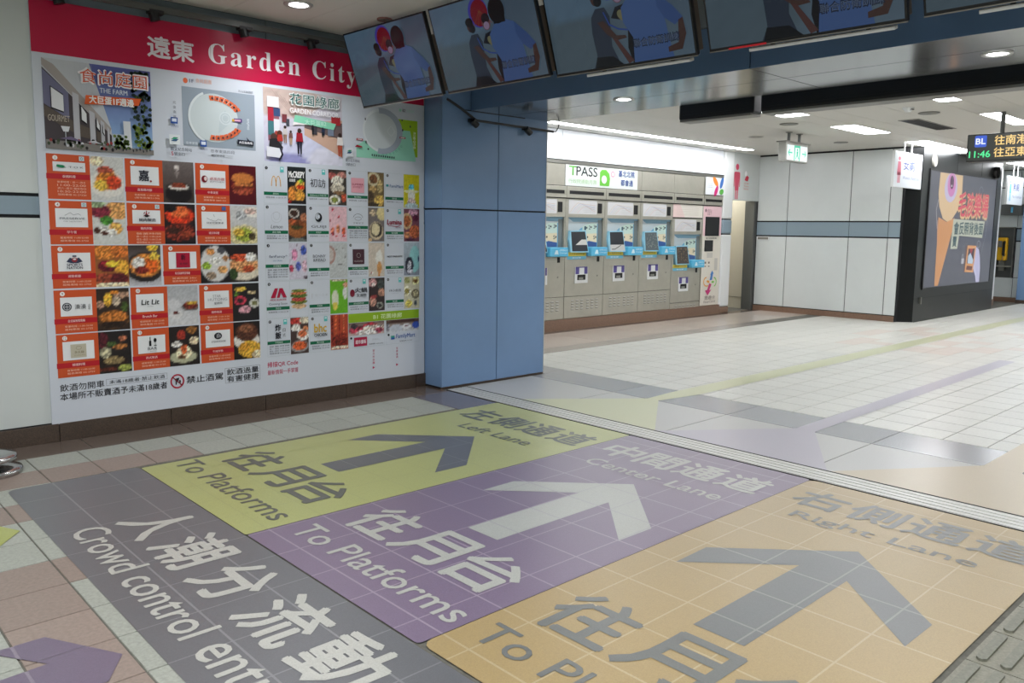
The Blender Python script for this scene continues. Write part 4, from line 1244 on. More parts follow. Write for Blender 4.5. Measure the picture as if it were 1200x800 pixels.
card_r(*K[3], *z[3], '16', '義式麵', 'r44', multi(tx('19小食館', (90, 92, 100), .18, .84, .42, .58, 0.0), ln([(.3, .34), (.7, .34)], .001, (120, 120, 126))), TWO, badge=True)
card_r(*K[0], *z[4], '17', '炸物咖哩', 'r51', multi(tx('炸', (30, 32, 42), .34, .58, .56, .96, 0.04), tx('飯', (30, 32, 42), .34, .58, .10, .50, 0.04), tx('日', (50, 52, 62), .66, .78, .5, .7, 0.0), tx('式', (50, 52, 62), .66, .78, .2, .4, 0.0)), FOUR, badge=True, bz=z[4][0] + .1)
card_r(*K[1], *z[4], '18', '韓式炸雞', 'r52', multi(tx('bhc', (214, 172, 40), .2, .8, .42, .84, 0.03), tx('CHICKEN', (30, 32, 40), .2, .82, .2, .36, 0.03)), TWO, badge=True)
p = Print()
p.rect(3.762, 4.525, .662, .742, (140, 178, 30))
p.text('B1 花園綠廊', 4.02, 4.33, .678, .722, (214, 232, 170), 0.03)
for (a, b, key) in ((3.762, 4.135, 's1'), (4.155, 4.525, 's2')):
    bg, shp = PH[key]
    p.photo(a, b, .545, .66, bg, shp, 0.2, 26, 9, seed=hash_(key))
    p.frame(a, b, .437, .66, .0012, (168, 184, 184))
p.rect(3.815, 3.95, .448, .528, (170, 24, 66))
p.text('超市量販', 3.83, 3.94, .470, .505, (232, 214, 222), 0.03)
p.text('營業時間 10:00-22:00', 3.97, 4.12, .452, .464, (70, 74, 84), 0.0)
p.text('全家福利中心', 4.0, 4.08, .49, .505, (180, 184, 190), 0.0)
p.ell(3.785, .525, .011, .011, (30, 32, 40))
p.ell(4.18, .525, .011, .011, (30, 32, 40))
p.rect(4.205, 4.245, .497, .514, (60, 160, 140))
p.rect(4.205, 4.245, .480, .497, (50, 100, 170))
p.text('FamilyMart', 4.262, 4.475, .475, .525, (40, 88, 160), 0.01)
p.text('營業時間 24小時', 4.30, 4.44, .452, .463, (70, 74, 84), 0.0)
ploc(p.obj('basement_shops_block', m_print, po))
# notices at the foot
p = Print()
DK = (38, 38, 46)
p.text('飲酒勿開車', 1.468, 1.752, .345, .395, DK, 0.012)
p.frame(1.765, 2.192, .352, .398, .0016, (90, 90, 98))
p.text('未滿18歲者·禁止飲酒', 1.785, 2.175, .361, .389, DK, 0.008)
p.text('本場所不販賣酒予未滿18歲者', 1.465, 2.19, .282, .333, DK, 0.012)
p.ring(2.265, .325, .052, .055, .011, (176, 24, 56), n=28)
p.poly([(2.245, .345), (2.28, .352), (2.275, .33), (2.262, .322), (2.258, .30), (2.25, .30), (2.252, .325)], (38, 38, 46))
p.poly([(2.28, .31), (2.292, .312), (2.288, .335), (2.276, .33)], (38, 38, 46))
p.line([(2.23, .36), (2.30, .29)], .008, (120, 24, 46))
ploc(p.obj('notice_line', m_print, po))
p = Print()
p.text('禁止酒駕', 2.335, 2.62, .298, .353, DK, 0.02)
ploc(p.obj('notice_line', m_print, po))
p = Print()
p.frame(2.638, 2.93, .262, .382, .0018, (70, 70, 78))
p.text('飲酒過量', 2.652, 2.918, .326, .374, DK, 0.014)
p.text('有害健康', 2.652, 2.918, .270, .318, DK, 0.014)
ploc(p.obj('notice_line', m_print, po))
p = Print()
p.text('掃描QR Code', 2.995, 3.27, .345, .392, (190, 40, 84), 0.012)
p.text('最新情報一手掌握', 2.995, 3.27, .285, .325, (190, 40, 84), 0.006)
ploc(p.obj('notice_line', m_print, po))
p = Print()
for cx, w in ((4.02, '官方粉絲團'), (4.275, '社群會員')):
    for k, ch in enumerate(w):
        p.text(ch, cx - .011, cx + .011, .385 - k * .028, .405 - k * .028, (190, 40, 84), 0.0, up=0 if k else 1)
    p.poly([(cx - .011, .228), (cx + .013, .24), (cx - .011, .252)], (190, 40, 84))
ploc(p.obj('notice_line', m_print, po))

# track with clamp heads above the poster -----------------------------
rt = thing('cable_rail', 'long black rail with small clamp heads above the crimson banner', 'rail', (0, 6.06, 3.0))
MB().box(-1.0, 4.4, -0.015, 0.015, -0.012, 0.03).obj('rail_bar', m_greydoor, rt)
for x in (0.7, 1.58, 2.19, 2.85, 3.42, 4.0):
    c = MB().box(x - .05, x + .05, -.02, .05, -.025, 0.0)
    c.tube((x - .02, 0, -.02), (x - .005, 0.0, -.075), .034, 12)
    c.obj('clamp_head', m_black, rt)
    MB().box(x - .02, x + .02, .01, .08, -.005, .02).obj('wall_bracket', m_black, rt)

# ------------------------------------------------------------------ blue pillar
pi_ = thing('pillar', 'square pillar clad in pale blue panels beside the poster', 'pillar', (4.6, 5.87, 0))
MB().box(0.012, 1.338, 0.012, 2.4, 0.0, 3.1).obj('core', m_joint, pi_)
for (a, b) in ((0.0, 0.682), (0.69, 1.345)):
    MB().box(a, b, 0, 0.02, 0.02, 1.668).obj('blue_panel', m_blue, pi_, bevel=.003)
    MB().box(a, b, 0, 0.02, 1.682, 2.9).obj('blue_panel', m_blue, pi_, bevel=.003)
MB().box(0.0, 0.02, 0.021, 0.27, 0.02, 1.668).obj('blue_panel', m_blue, pi_, bevel=.003)
MB().box(0.0, 0.02, 0.021, 0.27, 1.682, 3.099).obj('blue_panel', m_blue, pi_, bevel=.003)
MB().box(1.338, 1.352, 0.0, 2.4, 0.03, 3.09).obj('edge_trim', m_alu, pi_)
for (a, b) in ((0.0, 0.34), ):
    MB().box(a, b, 0, 0.02, 2.905, 3.099).obj('blue_panel', m_blue, pi_, bevel=.003)
MB().box(0.0, 1.345, 0.004, 0.02, 0.0, 0.018).obj('skirting', m_granite_b, pi_)

# pipe with clamps across the pillar top
ph = thing('curtain_rod', 'black rod with two clamps and a looped cable on the blue pillar top', 'rod', (4.6, 5.82, 2.5))
MB().path([(.02, 0, .145), (.18, 0, .08), (.36, 0, -.01), (.60, 0, -.012), (1.38, 0, -.02)], .012, 10).obj('rod', m_black, ph)
for x, z_ in ((.33, -.025), (1.02, -.035)):
    MB().tube((x - .02, 0, z_ + .01), (x + .04, 0.0, z_ - .03), .03, 12).obj('clamp', m_black, ph)
    MB().box(x - .03, x + .03, 0.0, .05, z_, z_ + .03).obj('clamp_bracket', m_black, ph)
MB().path([(1.36, 0, -.02), (1.42, 0, -.015), (1.455, 0, .03), (1.465, 0, .10), (1.45, 0, .16), (1.42, 0, .20)], .005, 6).obj('cable', m_black, ph)
MB().box(.26, 1.02, .035, .048, .075, .082).obj('joint_strip', m_black, ph)

# ------------------------------------------------------------------ beam
be = thing('beam', 'deep blue beam with a mirror-like metal soffit over the shutter track', 'beam', (4.93, 0, 2.58))
MB().box(0.02, 1.0, -7.4, 5.86, 0.02, 0.52).obj('core', m_joint, be)
cuts = [-7.4, -4.1, -1.7, 0.6, 2.985, 5.865]
for a, b in zip(cuts, cuts[1:]):
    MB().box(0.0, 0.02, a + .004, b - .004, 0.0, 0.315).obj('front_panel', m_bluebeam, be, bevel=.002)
    MB().box(0.0, 0.02, a + .004, b - .004, 0.322, 0.52).obj('upper_panel', m_greyblue, be, bevel=.002)
    MB().box(0.003, 0.46, a + .004, b - .004, -0.001, 0.018).obj('soffit_panel', m_soffit, be)
    MB().box(0.468, 1.02, a + .004, b - .004, -0.001, 0.018).obj('soffit_panel', m_soffit, be)
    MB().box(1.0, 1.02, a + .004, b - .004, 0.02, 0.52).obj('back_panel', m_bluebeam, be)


def downlight(x, y, z, label, r=0.085, power=40, group='recessed round downlights'):
    t = thing('downlight', label, 'ceiling light', (x, y, z), group=group)
    MB().lathe([(r * .80, 0.004), (r * .82, -.006), (r * 1.22, -.008), (r * 1.25, 0.0)], seg=32).obj('trim_ring', m_alu, t, smooth=True)
    MB().lathe([(0.0, -.003), (r * .82, -.003)], seg=32).obj('diffuser', m_down, t)
    l = bpy.data.lights.new('downlight_lamp', 'SPOT')
    l.energy = power
    l.spot_size = math.radians(150)
    l.spot_blend = 0.9
    l.shadow_soft_size = r
    l.color = (0.97, 0.98, 1)
    o = bpy.data.objects.new('downlight_lamp', l)
    C.objects.link(o)
    o.location = (0, 0, -.03)
    o.parent = t


downlight(5.35, 4.40, 2.578, 'small round downlight in the metal soffit near the blue pillar', .07, 25, None)
downlight(5.52, 1.68, 2.578, 'round downlight in the metal soffit at the right edge', .07, 25, None)
downlight(3.015, 5.535, 3.098, 'round downlight in the ceiling above the crimson banner', .085, 42, None)
downlight(0.9, 4.4, 3.098, 'downlight in the near ceiling, out of the frame', .085, 46, None)
downlight(1.4, 2.2, 3.098, 'second downlight in the near ceiling, out of the frame', .085, 46, None)
downlight(3.0, 0.3, 3.098, 'third downlight in the near ceiling, out of the frame', .085, 46, None)

# ------------------------------------------------------------------ ceilings
cn = struct(MB().box(-5, 4.95, -7.5, 6.3, 3.112, 3.25).obj('ceiling', m_joint))
x = 2.71 - 0.575 * 14
while x < 4.93:
    MB().box(x + .002, min(x + .573, 4.93), -7.5, 2.0, 3.1, 3.115).obj('ceiling_panel', m_ceil_l, cn)
    MB().box(x + .002, min(x + .573, 4.93), 2.004, 6.14, 3.1, 3.115).obj('ceiling_panel', m_ceil_l, cn)
    x += 0.575
cf = struct(MB().box(5.95, 23, -7.5, 10, 2.97, 3.2).obj('ceiling', m_joint))
# long panels, leaving slots for lamps
rows = []
y = 5.09 + 0.575 * 4
lamp_rows = {5.0: (4.995, 5.36), 3.26: (3.255, 3.49), 1.5: (1.5, 1.74), -0.3: (-0.3, -0.06), -2.1: (-2.1, -1.86)}
edges = [-7.5, -6.2, -5.0, -3.9, -3.0, -2.1, -1.86, -1.3, -.85, -.3, -.06, .5, 1.0, 1.5, 1.74, 2.35, 2.94, 3.255, 3.49, 4.07, 4.62, 4.995, 5.36, 5.95, 6.52, 7.1, 7.66, 8.275]
lampx = [(8.4, 9.72), (10.95, 12.15), (13.5, 16.0), (18.6, 19.9)]
lampx2 = [(6.6, 7.6), (8.4, 9.72), (10.95, 12.36), (13.5, 16.0), (17.4, 18.6), (19.4, 20.4)]
for a, b in zip(edges, edges[1:]):
    if b - a < 0.4 and a in (4.995, 3.255, 1.5, -.3, -2.1):
        lx = lampx if a == 4.995 else lampx2
        xs = [5.96] + [v for q in lx for v in q] + [20.7]
        for k in range(0, len(xs), 2):
            MB().box(xs[k] + .002, xs[k + 1] - .002, a + .002, b - .002, 2.95, 2.973).obj('ceiling_panel', m_ceil, cf)
        continue
    if a > 5.3:
        MB().box(5.96, 14.16, a + .002, b - .002, 2.95, 2.973).obj('ceiling_panel', m_ceil, cf)
        if a < 6:
            MB().box(14.16, 20.7, a + .002, b - .002, 2.95, 2.973).obj('ceiling_panel', m_ceil, cf)
    else:
        for c, d in ((5.96, 9.5), (9.5, 14.2), (14.2, 20.7)):
            MB().box(c + .002, d - .002, a + .002, b - .002, 2.95, 2.973).obj('ceiling_panel', m_ceil, cf)
LBL = {(4.995, 0): 'white ceiling light panel nearest the black display backs', (4.995, 1): 'long white ceiling light panel right of the green exit sign', (4.995, 2): 'long white ceiling light panel above the black cabinet', (4.995, 3): 'far white ceiling light panel beyond the black cabinet',
       (3.255, 1): 'small bright ceiling light panel just under the long black display back', (3.255, 2): 'white ceiling light panel behind the pole of the departure board'}
for a, b in ((4.995, 5.36), (3.255, 3.49), (1.5, 1.74), (-.3, -.06), (-2.1, -1.86)):
    for k, (c, d) in enumerate(lampx if a == 4.995 else lampx2):
        lb = LBL.get((a, k))
        t = thing('ceiling_light', lb or 'flush white ceiling light panel, %s of the row %s' % (('first', 'second', 'third', 'fourth', 'fifth', 'last')[k], {4.995: 'by the white wall', 3.255: 'over the departure board', 1.5: 'next right of the departure board', -.3: 'two rows right of the departure board', -2.1: 'farthest right'}[a]), 'ceiling light', ((c + d) / 2, (a + b) / 2, 2.95), group=None)
        w, h = (d - c) / 2, (b - a) / 2
        f = MB()
        for q in ((-w, w, -h, -h + .012), (-w, w, h - .012, h), (-w, -w + .012, -h, h), (w - .012, w, -h, h)):
            f.box(*q, 0.0, 0.022)
        f.obj('frame', m_white, t)
        MB().box(-w + .012, w - .012, -h + .012, h - .012, 0.003, 0.006).obj('diffuser', m_emit, t)
# cove light along the ticket machine wall
t = thing('cove_light', 'continuous bright light strip where ceiling meets the ticket machine wall', 'ceiling light', (9.5, 7.9, 2.945))
MB().box(-3.5, 3.6, -0.16, 0.02, 0.0, 0.004).obj('diffuser', m_cove, t)
MB().box(-3.5, 3.6, -0.175, -0.16, -0.004, 0.006).obj('edge_trim', m_white, t)


def disc_fixture(name, x, y, z, label, cat, m, r=.11, group=None):
    t = thing(name, label, cat, (x, y, z), group=group)
    MB().lathe([(0, -.004), (r * .85, -.006), (r * .88, -.012), (r, -.010), (r, 0.002)], seg=28).obj('grille', m, t, smooth=True)
    MB().lathe([(r * .2, -.0075), (r * .55, -.009), (r * .8, -.0075)], seg=28).obj('inner_ring', m_grey, t, smooth=True)


disc_fixture('ceiling_speaker', 10.44, 3.87, 2.95, 'round grey ceiling speaker beside the dark air vent', 'speaker', m_grey, .12)
disc_fixture('ceiling_speaker', 10.29, 5.60, 2.95, 'round grey ceiling speaker above left of the green exit sign', 'speaker', m_grey, .12)
disc_fixture('ceiling_speaker', 11.34, 6.70, 2.95, 'pale round ceiling speaker near the ticket machine side', 'speaker', mat('pale_grille', (186, 184, 178), .5), .11)
disc_fixture('ceiling_speaker', 12.9, 6.1, 2.95, 'round ceiling speaker between exit sign and white wall', 'speaker', m_grey, .11)
disc_fixture('ceiling_plate', 3.69, 5.43, 3.1, 'small round maroon plate on the ceiling behind the first screen', 'ceiling plate', m_maroon, .06)
t = thing('smoke_detector', 'small white smoke detector on the ceiling left of the air vent', 'detector', (9.87, 3.89, 2.95))
MB().lathe([(0, -.05), (.03, -.05), (.045, -.03), (.06, -.012), (.062, 0)], seg=20).obj('body', m_white, t, smooth=True)
MB().box(-.03, -.015, -.062, -.03, -.03, -.02).box(.0, .015, -.062, -.03, -.03, -.02).obj('sensor', m_black, t)
t = thing('air_vent', 'dark slotted air vent in the far ceiling', 'vent', (11.55, 4.28, 2.95))
MB().box(-.66, .66, -.13, .13, -.006, 0.002).obj('frame', m_grey, t)
MB().box(-.62, .62, -.11, .11, -.0075, -.004).obj('opening', m_dark, t)
for k in range(4):
    MB().box(-.62, .62, -.09 + .05 * k, -.083 + .05 * k, -.012, -.006).obj('slat', m_blackm, t)

# ------------------------------------------------------------------ ceiling-hung screens
SKIN, HAIR = (74, 54, 50), (20, 17, 19)


def tv(x, y, yaw, label, bar=False):
    t = thing('television', label, 'screen', (x, y, 2.498), (0.334, 0, yaw - R90), group='ceiling-hung screens in a row under the beam')
    w, h = 1.05, 0.6
    MB().box(0, w, 0, 0.03, 0, h).obj('panel', m_black, t, bevel=.003)
    MB().box(.02, w - .005, .03, .085, .02, h * .72).obj('housing', m_brownside, t, bevel=.006)
    MB().box(0.0, w, -.001, .01, -.006, 0.0).obj('bottom_trim', m_grey, t)
    p = Print()
    p.LAY = 0.0004
    U = lambda u, v: (.012 + (w - .024) * u, .014 + (h - .026) * v)
    p.photo(*(.012, w - .012, .014, h - .012), ((74, 92, 110), (96, 116, 132)), [(0, .2, .5, .9, (86, 104, 116), .02), (.2, .95, .5, .4, (92, 118, 140), .02)], .03, 24, 14)
    # red parasol-like disc with blue rim
    p.ell(*U(.485, .83), .098, .10, (70, 66, 160))
    p.ell(*U(.495, .82), .085, .088, (120, 24, 38))
    for k in range(5):
        p.line([U(.5, .85), U(.42 + .045 * k, .68)], .005, (130, 70, 48), 0 if k else 1)
    # person with dark mask, grey shirt
    p.poly([U(.30, .0), U(.335, .12), U(.325, .36), U(.335, .52), U(.375, .60), U(.44, .60), U(.47, .50), U(.455, .20), U(.50, .0)], (48, 58, 74))
    p.poly([U(.31, 0), U(.33, .11), U(.45, .10), U(.52, 0)], (22, 24, 30))
    p.ell(*U(.385, .70), .036, .042, SKIN)
    p.ell(*U(.38, .745), .038, .030, HAIR)
    p.ell(*U(.40, .665), .030, .028, (24, 26, 32))
    p.poly([U(.375, .46), U(.42, .47), U(.50, .30), U(.56, .29), U(.57, .26), U(.49, .25), U(.43, .33)], SKIN)
    p.line([U(.43, .55), U(.46, .42), U(.52, .36), U(.60, .33)], .009, (50, 76, 150))
    # the middle person
    p.ell(*U(.545, .70), .042, .05, (110, 70, 70))
    p.ell(*U(.545, .745), .040, .034, (40, 28, 34))
    p.ell(*U(.545, .665), .028, .026, (150, 130, 160))
    p.poly([U(.48, .48), U(.52, .58), U(.60, .60), U(.62, .42), U(.56, .44)], (30, 32, 40))
    p.ell(*U(.57, .48), .05, .03, (120, 120, 90), rot=-.6)
    p.poly([U(.585, .33), U(.64, .35), U(.64, .12), U(.66, 0), U(.59, 0), U(.57, .16)], (26, 26, 32))
    p.poly([U(.47, .28), U(.50, .27), U(.60, .02), U(.56, .0)], (84, 56, 54))
    # person seen from behind in a light blue shirt
    p.poly([U(.60, .0), U(.615, .25), U(.56, .42), U(.56, .56), U(.62, .66), U(.70, .70), U(.80, .64), U(.90, .48), U(.955, .36), U(.90, .30), U(.84, .38), U(.86, .10), U(.87, 0)], (70, 98, 150))
    p.poly([U(.80, .64), U(.90, .48), U(.955, .36), U(.90, .30), U(.84, .38), U(.80, .5)], (60, 86, 138))
    p.ell(*U(.665, .80), .078, .085, HAIR)
    p.rect(U(.62, 0)[0], U(.73, 0)[0], U(0, .66)[1], U(0, .78)[1], HAIR)
    p.poly([U(.925, .34), U(.955, .36), U(.965, .2), U(.93, .06), U(.84, .05), U(.84, .10), U(.91, .13)], SKIN)
    p.text('聯合防衛訓練', *(U(.61, 0)[0], U(.92, 0)[0]), U(0, .145)[1], U(0, .235)[1], (34, 44, 66), 0.05)
    p.text('聯合防衛訓練', *(U(.615, 0)[0], U(.915, 0)[0]), U(0, .155)[1], U(0, .225)[1], (96, 112, 140), -0.008)
    o = p.obj('screen', m_tv, t)
    o.location = (0, -.0005, 0)
    for xx in (.25, .8):
        MB().box(xx - .02, xx + .02, .08, .40, .30, .34).obj('mount_arm', m_black, t)
    MB().tube((.5, .06, .3), (.5, .30, .62 + .02), .022, 12).obj('ceiling_pole', m_greydoor, t)
    if bar:
        b = MB().box(.22, .98, .03, .075, -.034, -.016).obj('light_bar', m_white, t, bevel=.003)
        for f in (.35, .85):
            MB().box(f - .01, f + .01, .045, .06, -.018, .03).obj('hanger', m_black, b)
    return t


TVS = [(3.845, 5.981, .028, 'leftmost hanging screen, overlapping the end of the crimson banner'), (3.871, 4.866, .014, 'second hanging screen from the left, above the blue pillar'),
       (3.946, 3.815, .063, 'third hanging screen from the left, cut by the top edge'), (3.997, 2.678, .059, 'fourth hanging screen from the left, with a red glint on its lower edge'),
       (4.028, 1.546, .007, 'hanging screen in the upper right corner, only its lower left edge in view')]
for k, a in enumerate(TVS):
    t = tv(*a, bar=k > 1)
    del t['group']
    if k == 3:
        MB().box(.12, .34, -.004, .0, -.004, 0.006).obj('red_indicator', mat('red_led', (170, 24, 34), .4, emit=.15), t)
# ------------------------------------------------------------------ black display backs beyond the beam
for nm, lab, ya, yb in (('display_case', 'short black hanging display case seen from behind, left of the long one', 3.765, 4.53), ('display_case', 'very long black hanging display case behind the beam', -1.6, 3.70)):
    t = thing(nm, lab, 'display', (6.3, ya, 2.49))
    MB().box(0, .16, 0, yb - ya, 0.018, .33).obj('casing', m_blackm, t, bevel=.02)
    MB().box(-.004, .164, .02, yb - ya - .02, 0.0, .022).obj('bottom_trim', m_grey, t, bevel=.004)
    for q in (.2, .8):
        MB().tube((.08, (yb - ya) * q, .32), (.08, (yb - ya) * q, .47), .018, 10).obj('hanger', m_greydoor, t)
    MB().box(-.002, .0, .05, yb - ya - .05, 0.06, .30).obj('back_plate', m_blackm, t)

# ------------------------------------------------------------------ ticket machine wall
wb = struct(MB().box(5.95, 13.26, 8.30, 8.5, 0, 2.97).obj('wall_back', m_joint))
for a, b in ((5.95, 7.3), (7.3, 8.7), (8.7, 10.72), (10.72, 12.93)):
    vpanel(wb, 'wall_panel', a, b, 2.515, 2.95, 8.285, 'y', m_lightbox, .004)
for a, b in ((5.95, 7.2), (7.2, 7.905)):
    vpanel(wb, 'wall_panel', a, b, .17, 2.48, 8.285, 'y', m_wall, .003)
bk = struct(MB().box(5.95, 12.93, 8.235, 8.30, 0, 0.165).obj('baseboard_back', m_granite_kick))


def machine(x0, label, low=False, screen=0):
    W_ = .885
    dz = -.24 if low else 0.0
    t = thing('ticket_machine', label, 'ticket machine', (x0, 8.28, 0), group=None)
    zb = 0.012 if low else .17
    MB().box(.004, W_ - .004, -.012, .02, .505 + dz, 1.035 + dz).obj('lower_door', m_steel, t, bevel=.004)
    MB().box(.004, W_ - .004, -.010, .02, zb, .498 + dz).obj('base_panel', m_steel, t, bevel=.004)
    v = MB()
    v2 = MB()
    for i in range(6):
        for j in range(5 if low else 4):
            vx, vz = .16 + i * .105 + (.03 if i > 2 else 0), (.43 + dz if not low else .20) - j * .043
            v.box(vx, vx + .055, -.016, -.009, vz, vz + .014)
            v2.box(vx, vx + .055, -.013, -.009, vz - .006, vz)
    stuff(v.obj('vent_louvres', m_alu, t))
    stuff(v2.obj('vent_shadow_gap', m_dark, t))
    # frame round the recess
    f = MB()
    z1 = 1.955 if not low else 1.715
    zr0, zr1 = 1.055 + dz, 1.685 + dz
    f.box(.004, .065, -.012, .02, 1.035 + dz, z1)
    f.box(.86, W_ - .004, -.012, .02, 1.035 + dz, z1)
    f.box(.065, .86, -.012, .02, zr1, z1)
    f.box(.065, .86, -.012, .02, 1.035 + dz, 1.10 + dz)
    f.obj('front_frame', m_steel, t)
    MB().box(.065, .86, .0205, .21, 1.10 + dz, zr1).obj('recess_box', m_greyblue, t).scale = (1, 1, 1)
    p = Print()
    p.rect(.067, .858, 1.10 + dz, zr1, (190, 200, 204))
    p.poly([(.067, 1.10 + dz), (.858, 1.10 + dz), (.858, 1.60 + dz), (.62, 1.60 + dz), (.38, 1.53 + dz), (.2, 1.40 + dz), (.067, 1.22 + dz)], (110, 170, 200))
    p.poly([(.62, zr1), (.858, zr1), (.858, 1.62 + dz), (.2, 1.62 + dz), (.067, zr1)], (120, 160, 182))
    p.rect(.76, .858, 1.10 + dz, zr1 - .03, (112, 122, 124))
    p.poly([(.40, 1.30 + dz), (.74, 1.28 + dz), (.74, 1.60 + dz), (.60, 1.60 + dz), (.41, 1.555 + dz)], (196, 218, 208))
    p.poly([(.44, 1.27 + dz), (.74, 1.27 + dz), (.74, 1.45 + dz), (.44, 1.44 + dz)], (226, 212, 180))
    p.poly([(.44, 1.25 + dz), (.74, 1.25 + dz), (.74, 1.31 + dz), (.56, 1.335 + dz), (.44, 1.30 + dz)], (52, 92, 156))
    for k, (a, b, s_) in enumerate(((.45, 1.50, '1'), (.55, 1.51, '2'), (.66, 1.52, '3'), (.47, 1.36, '4'), (.66, 1.36, '5'))):
        p.text(s_, a, a + .04, b + dz, b + .055 + dz, (50, 80, 96), 0.02, up=0 if k else 1)
        p.rect(a + .045, a + .07, b + .02 + dz, b + .045 + dz, (40, 44, 50), 0)
    o = p.obj('instruction_graphic', m_bright if False else m_sign, t)
    o.location = (0, .0195, 0)
    # tilted touch screen with pale blue surround
    s = thing_part('touch_screen', t)
    zz = 1.175 + dz
    MB().prism([(.07, zz + .31), (.41, zz + .32), (.49, zz - .015), (.095, zz - .01), (.055, zz + .18)], -.05, -.012).obj('screen_surround', m_cyanl, s)
    q = Print()
    D = (40, 44, 52) if screen < 3 else (92, 104, 108)
    if screen == 5:
        D = (70, 64, 60)
    q.poly([(.085, zz + .295), (.395, zz + .30), (.47, zz + .005), (.12, zz + .005)], D)
    if screen in (0, 1):
        q.poly([(.19, zz + .10), (.32, zz + .18), (.425, zz + .18), (.445, zz + .10)], (222, 222, 216))
        q.poly([(.19, zz + .10), (.445, zz + .10), (.45, zz + .09), (.2, zz + .09)], (60, 60, 64))
    elif screen == 2:
        q.poly([(.10, zz + .10), (.448, zz + .10), (.47, zz + .005), (.12, zz + .005)], (206, 206, 204))
        q.line([(.15, zz + .03), (.22, zz + .03), (.36, zz + .09)], .012, (50, 54, 60))
    else:
        g = random.Random(screen)
        for k in range(46):
            a, b = g.uniform(.13, .42), g.uniform(.03, .27)
            q.rect(a, a + .012, zz + b, zz + b + .014, (150, 156, 150) if screen == 4 else (156, 130, 100), 0 if k else 1)
    o = q.obj('display', m_sign, s)
    o.location = (0, -.0505, 0)
    MB().box(.49, .875, -.10, -.012, 1.105 + dz, 1.24 + dz).obj('change_tray', m_cyan, t, bevel=.012)
    q = Print()
    q.poly([(.57, 1.14 + dz), (.60, 1.20 + dz), (.64, 1.20 + dz), (.66, 1.14 + dz)], (214, 236, 244))
    q.text('找零取出口', .68, .85, 1.185 + dz, 1.215 + dz, (220, 240, 248), 0.0)
    q.text('Change', .68, .84, 1.145 + dz, 1.17 + dz, (220, 240, 248), 0.0)
    o = q.obj('tray_lettering', m_sign, t)
    o.location = (0, -.1005, 0)
    q = Print()
    q.rect(.05, .47, 1.108 + dz, 1.165 + dz, (214, 196, 70))
    q.text('請按鍵選擇票價', .09, .43, 1.122 + dz, 1.150 + dz, (120, 104, 40), 0.01)
    q.rect(.05, .47, 1.058 + dz, 1.103 + dz, (110, 190, 220))
    q.text('單程票', .16, .36, 1.070 + dz, 1.092 + dz, (226, 240, 244), 0.01)
    o = q.obj('instruction_strip', m_sign, t)
    o.location = (0, -.0125, 0)
    MB().box(.725, .775, -.02, -.012, 1.015 + dz, 1.095 + dz).obj('coin_return', m_dark, t)
    # ticket outlet
    s = MB().box(.22, .515, -.022, -.012, .695 + dz, .945 + dz).obj('ticket_outlet', m_white, t, bevel=.006)
    MB().box(.235, .31, -.026, -.021, .835 + dz, .945 + dz).box(.43, .50, -.026, -.021, .835 + dz, .945 + dz).box(.235, .50, -.026, -.021, .93 + dz, .945 + dz).obj('violet_surround', m_purple, s)
    MB().box(.325, .415, -.025, -.021, .845 + dz, .92 + dz).obj('card_reader_pad', m_white, s)
    MB().box(.275, .455, -.025, -.021, .745 + dz, .825 + dz).obj('outlet_opening', m_dark, s)
    MB().box(.30, .40, -.03, -.024, .75 + dz, .785 + dz).obj('flap', m_steel2, s)
    # lock and key marks
    MB().tube((.74, -.018, .80 + dz), (.74, -.010, .80 + dz), .012, 10).obj('lock', m_steel2, t)
    # fare map sheet and the black status slot
    ztop = 1.94 + dz
    q = Print()
    q.rect(.065, .695, 1.735 + dz, ztop, (214, 214, 216))
    g = random.Random(9)
    for k in range(5):
        cc = [(200, 170, 150), (150, 170, 200), (190, 170, 190), (170, 190, 170), (214, 160, 160)][k]
        q.line([(.09 + .04 * k, 1.75 + dz), (.16 + .05 * k, 1.83 + dz), (.26 + .05 * k, 1.90 - .012 * k + dz), (.46 + .03 * k, 1.88 - .02 * k + dz), (.66, 1.87 - .024 * k + dz)], .004, cc, 0 if k else 1)
    for k in range(4):
        q.line([(.40, 1.765 + .024 * k + dz), (.64, 1.765 + .024 * k + dz)], .004, (190, 192, 196), 0)
    o = q.obj('fare_map', m_sign, t)
    o.location = (0, -.0125, 0)
    MB().box(.715, .81, -.018, -.011, 1.755 + dz, 1.905 + dz).obj('status_window', m_dark, t)
    # header with slot
    MB().box(.004, W_ - .004, -.03, .02, 1.968, 2.135).obj('header_panel', m_steel, t, bevel=.006)
    MB().box(.06, .83, -.034, -.029, 2.025, 2.075).obj('header_slot', m_dark, t)
    if low:
        q = Print()
        q.rect(.0, W_ - .004, 1.735, 1.955, (226, 220, 210))
        q.poly([(.0, 1.735), (.35, 1.735), (.2, 1.955), (.0, 1.955)], (230, 204, 200))
        for k in range(5):
            q.line([(.1, 1.78 + .03 * k), (.75, 1.78 + .03 * k)], .004, (196, 186, 180), 0 if k else 1)
        o = q.obj('notice_sheet', m_sign, t)
        o.location = (0, -.0125, 0)
    return t


def thing_part(name, parent):
    o = bpy.data.objects.new(name, None)
    o.empty_display_size = .05
    C.objects.link(o)
    o.parent = parent
    return o


machine(7.905, 'ticket machine half hidden behind the blue pillar', screen=0)
machine(8.79, 'ticket machine under the left half of the green and white banner, screen with white patch', screen=1)
machine(9.675, 'ticket machine under the right half of the banner, white strip along its screen', screen=2)
machine(10.56, 'ticket machine right of the banner with a plain grey screen', screen=4)
machine(11.445, 'lowered ticket machine reaching the floor, beside the cream card machine', low=True, screen=5)

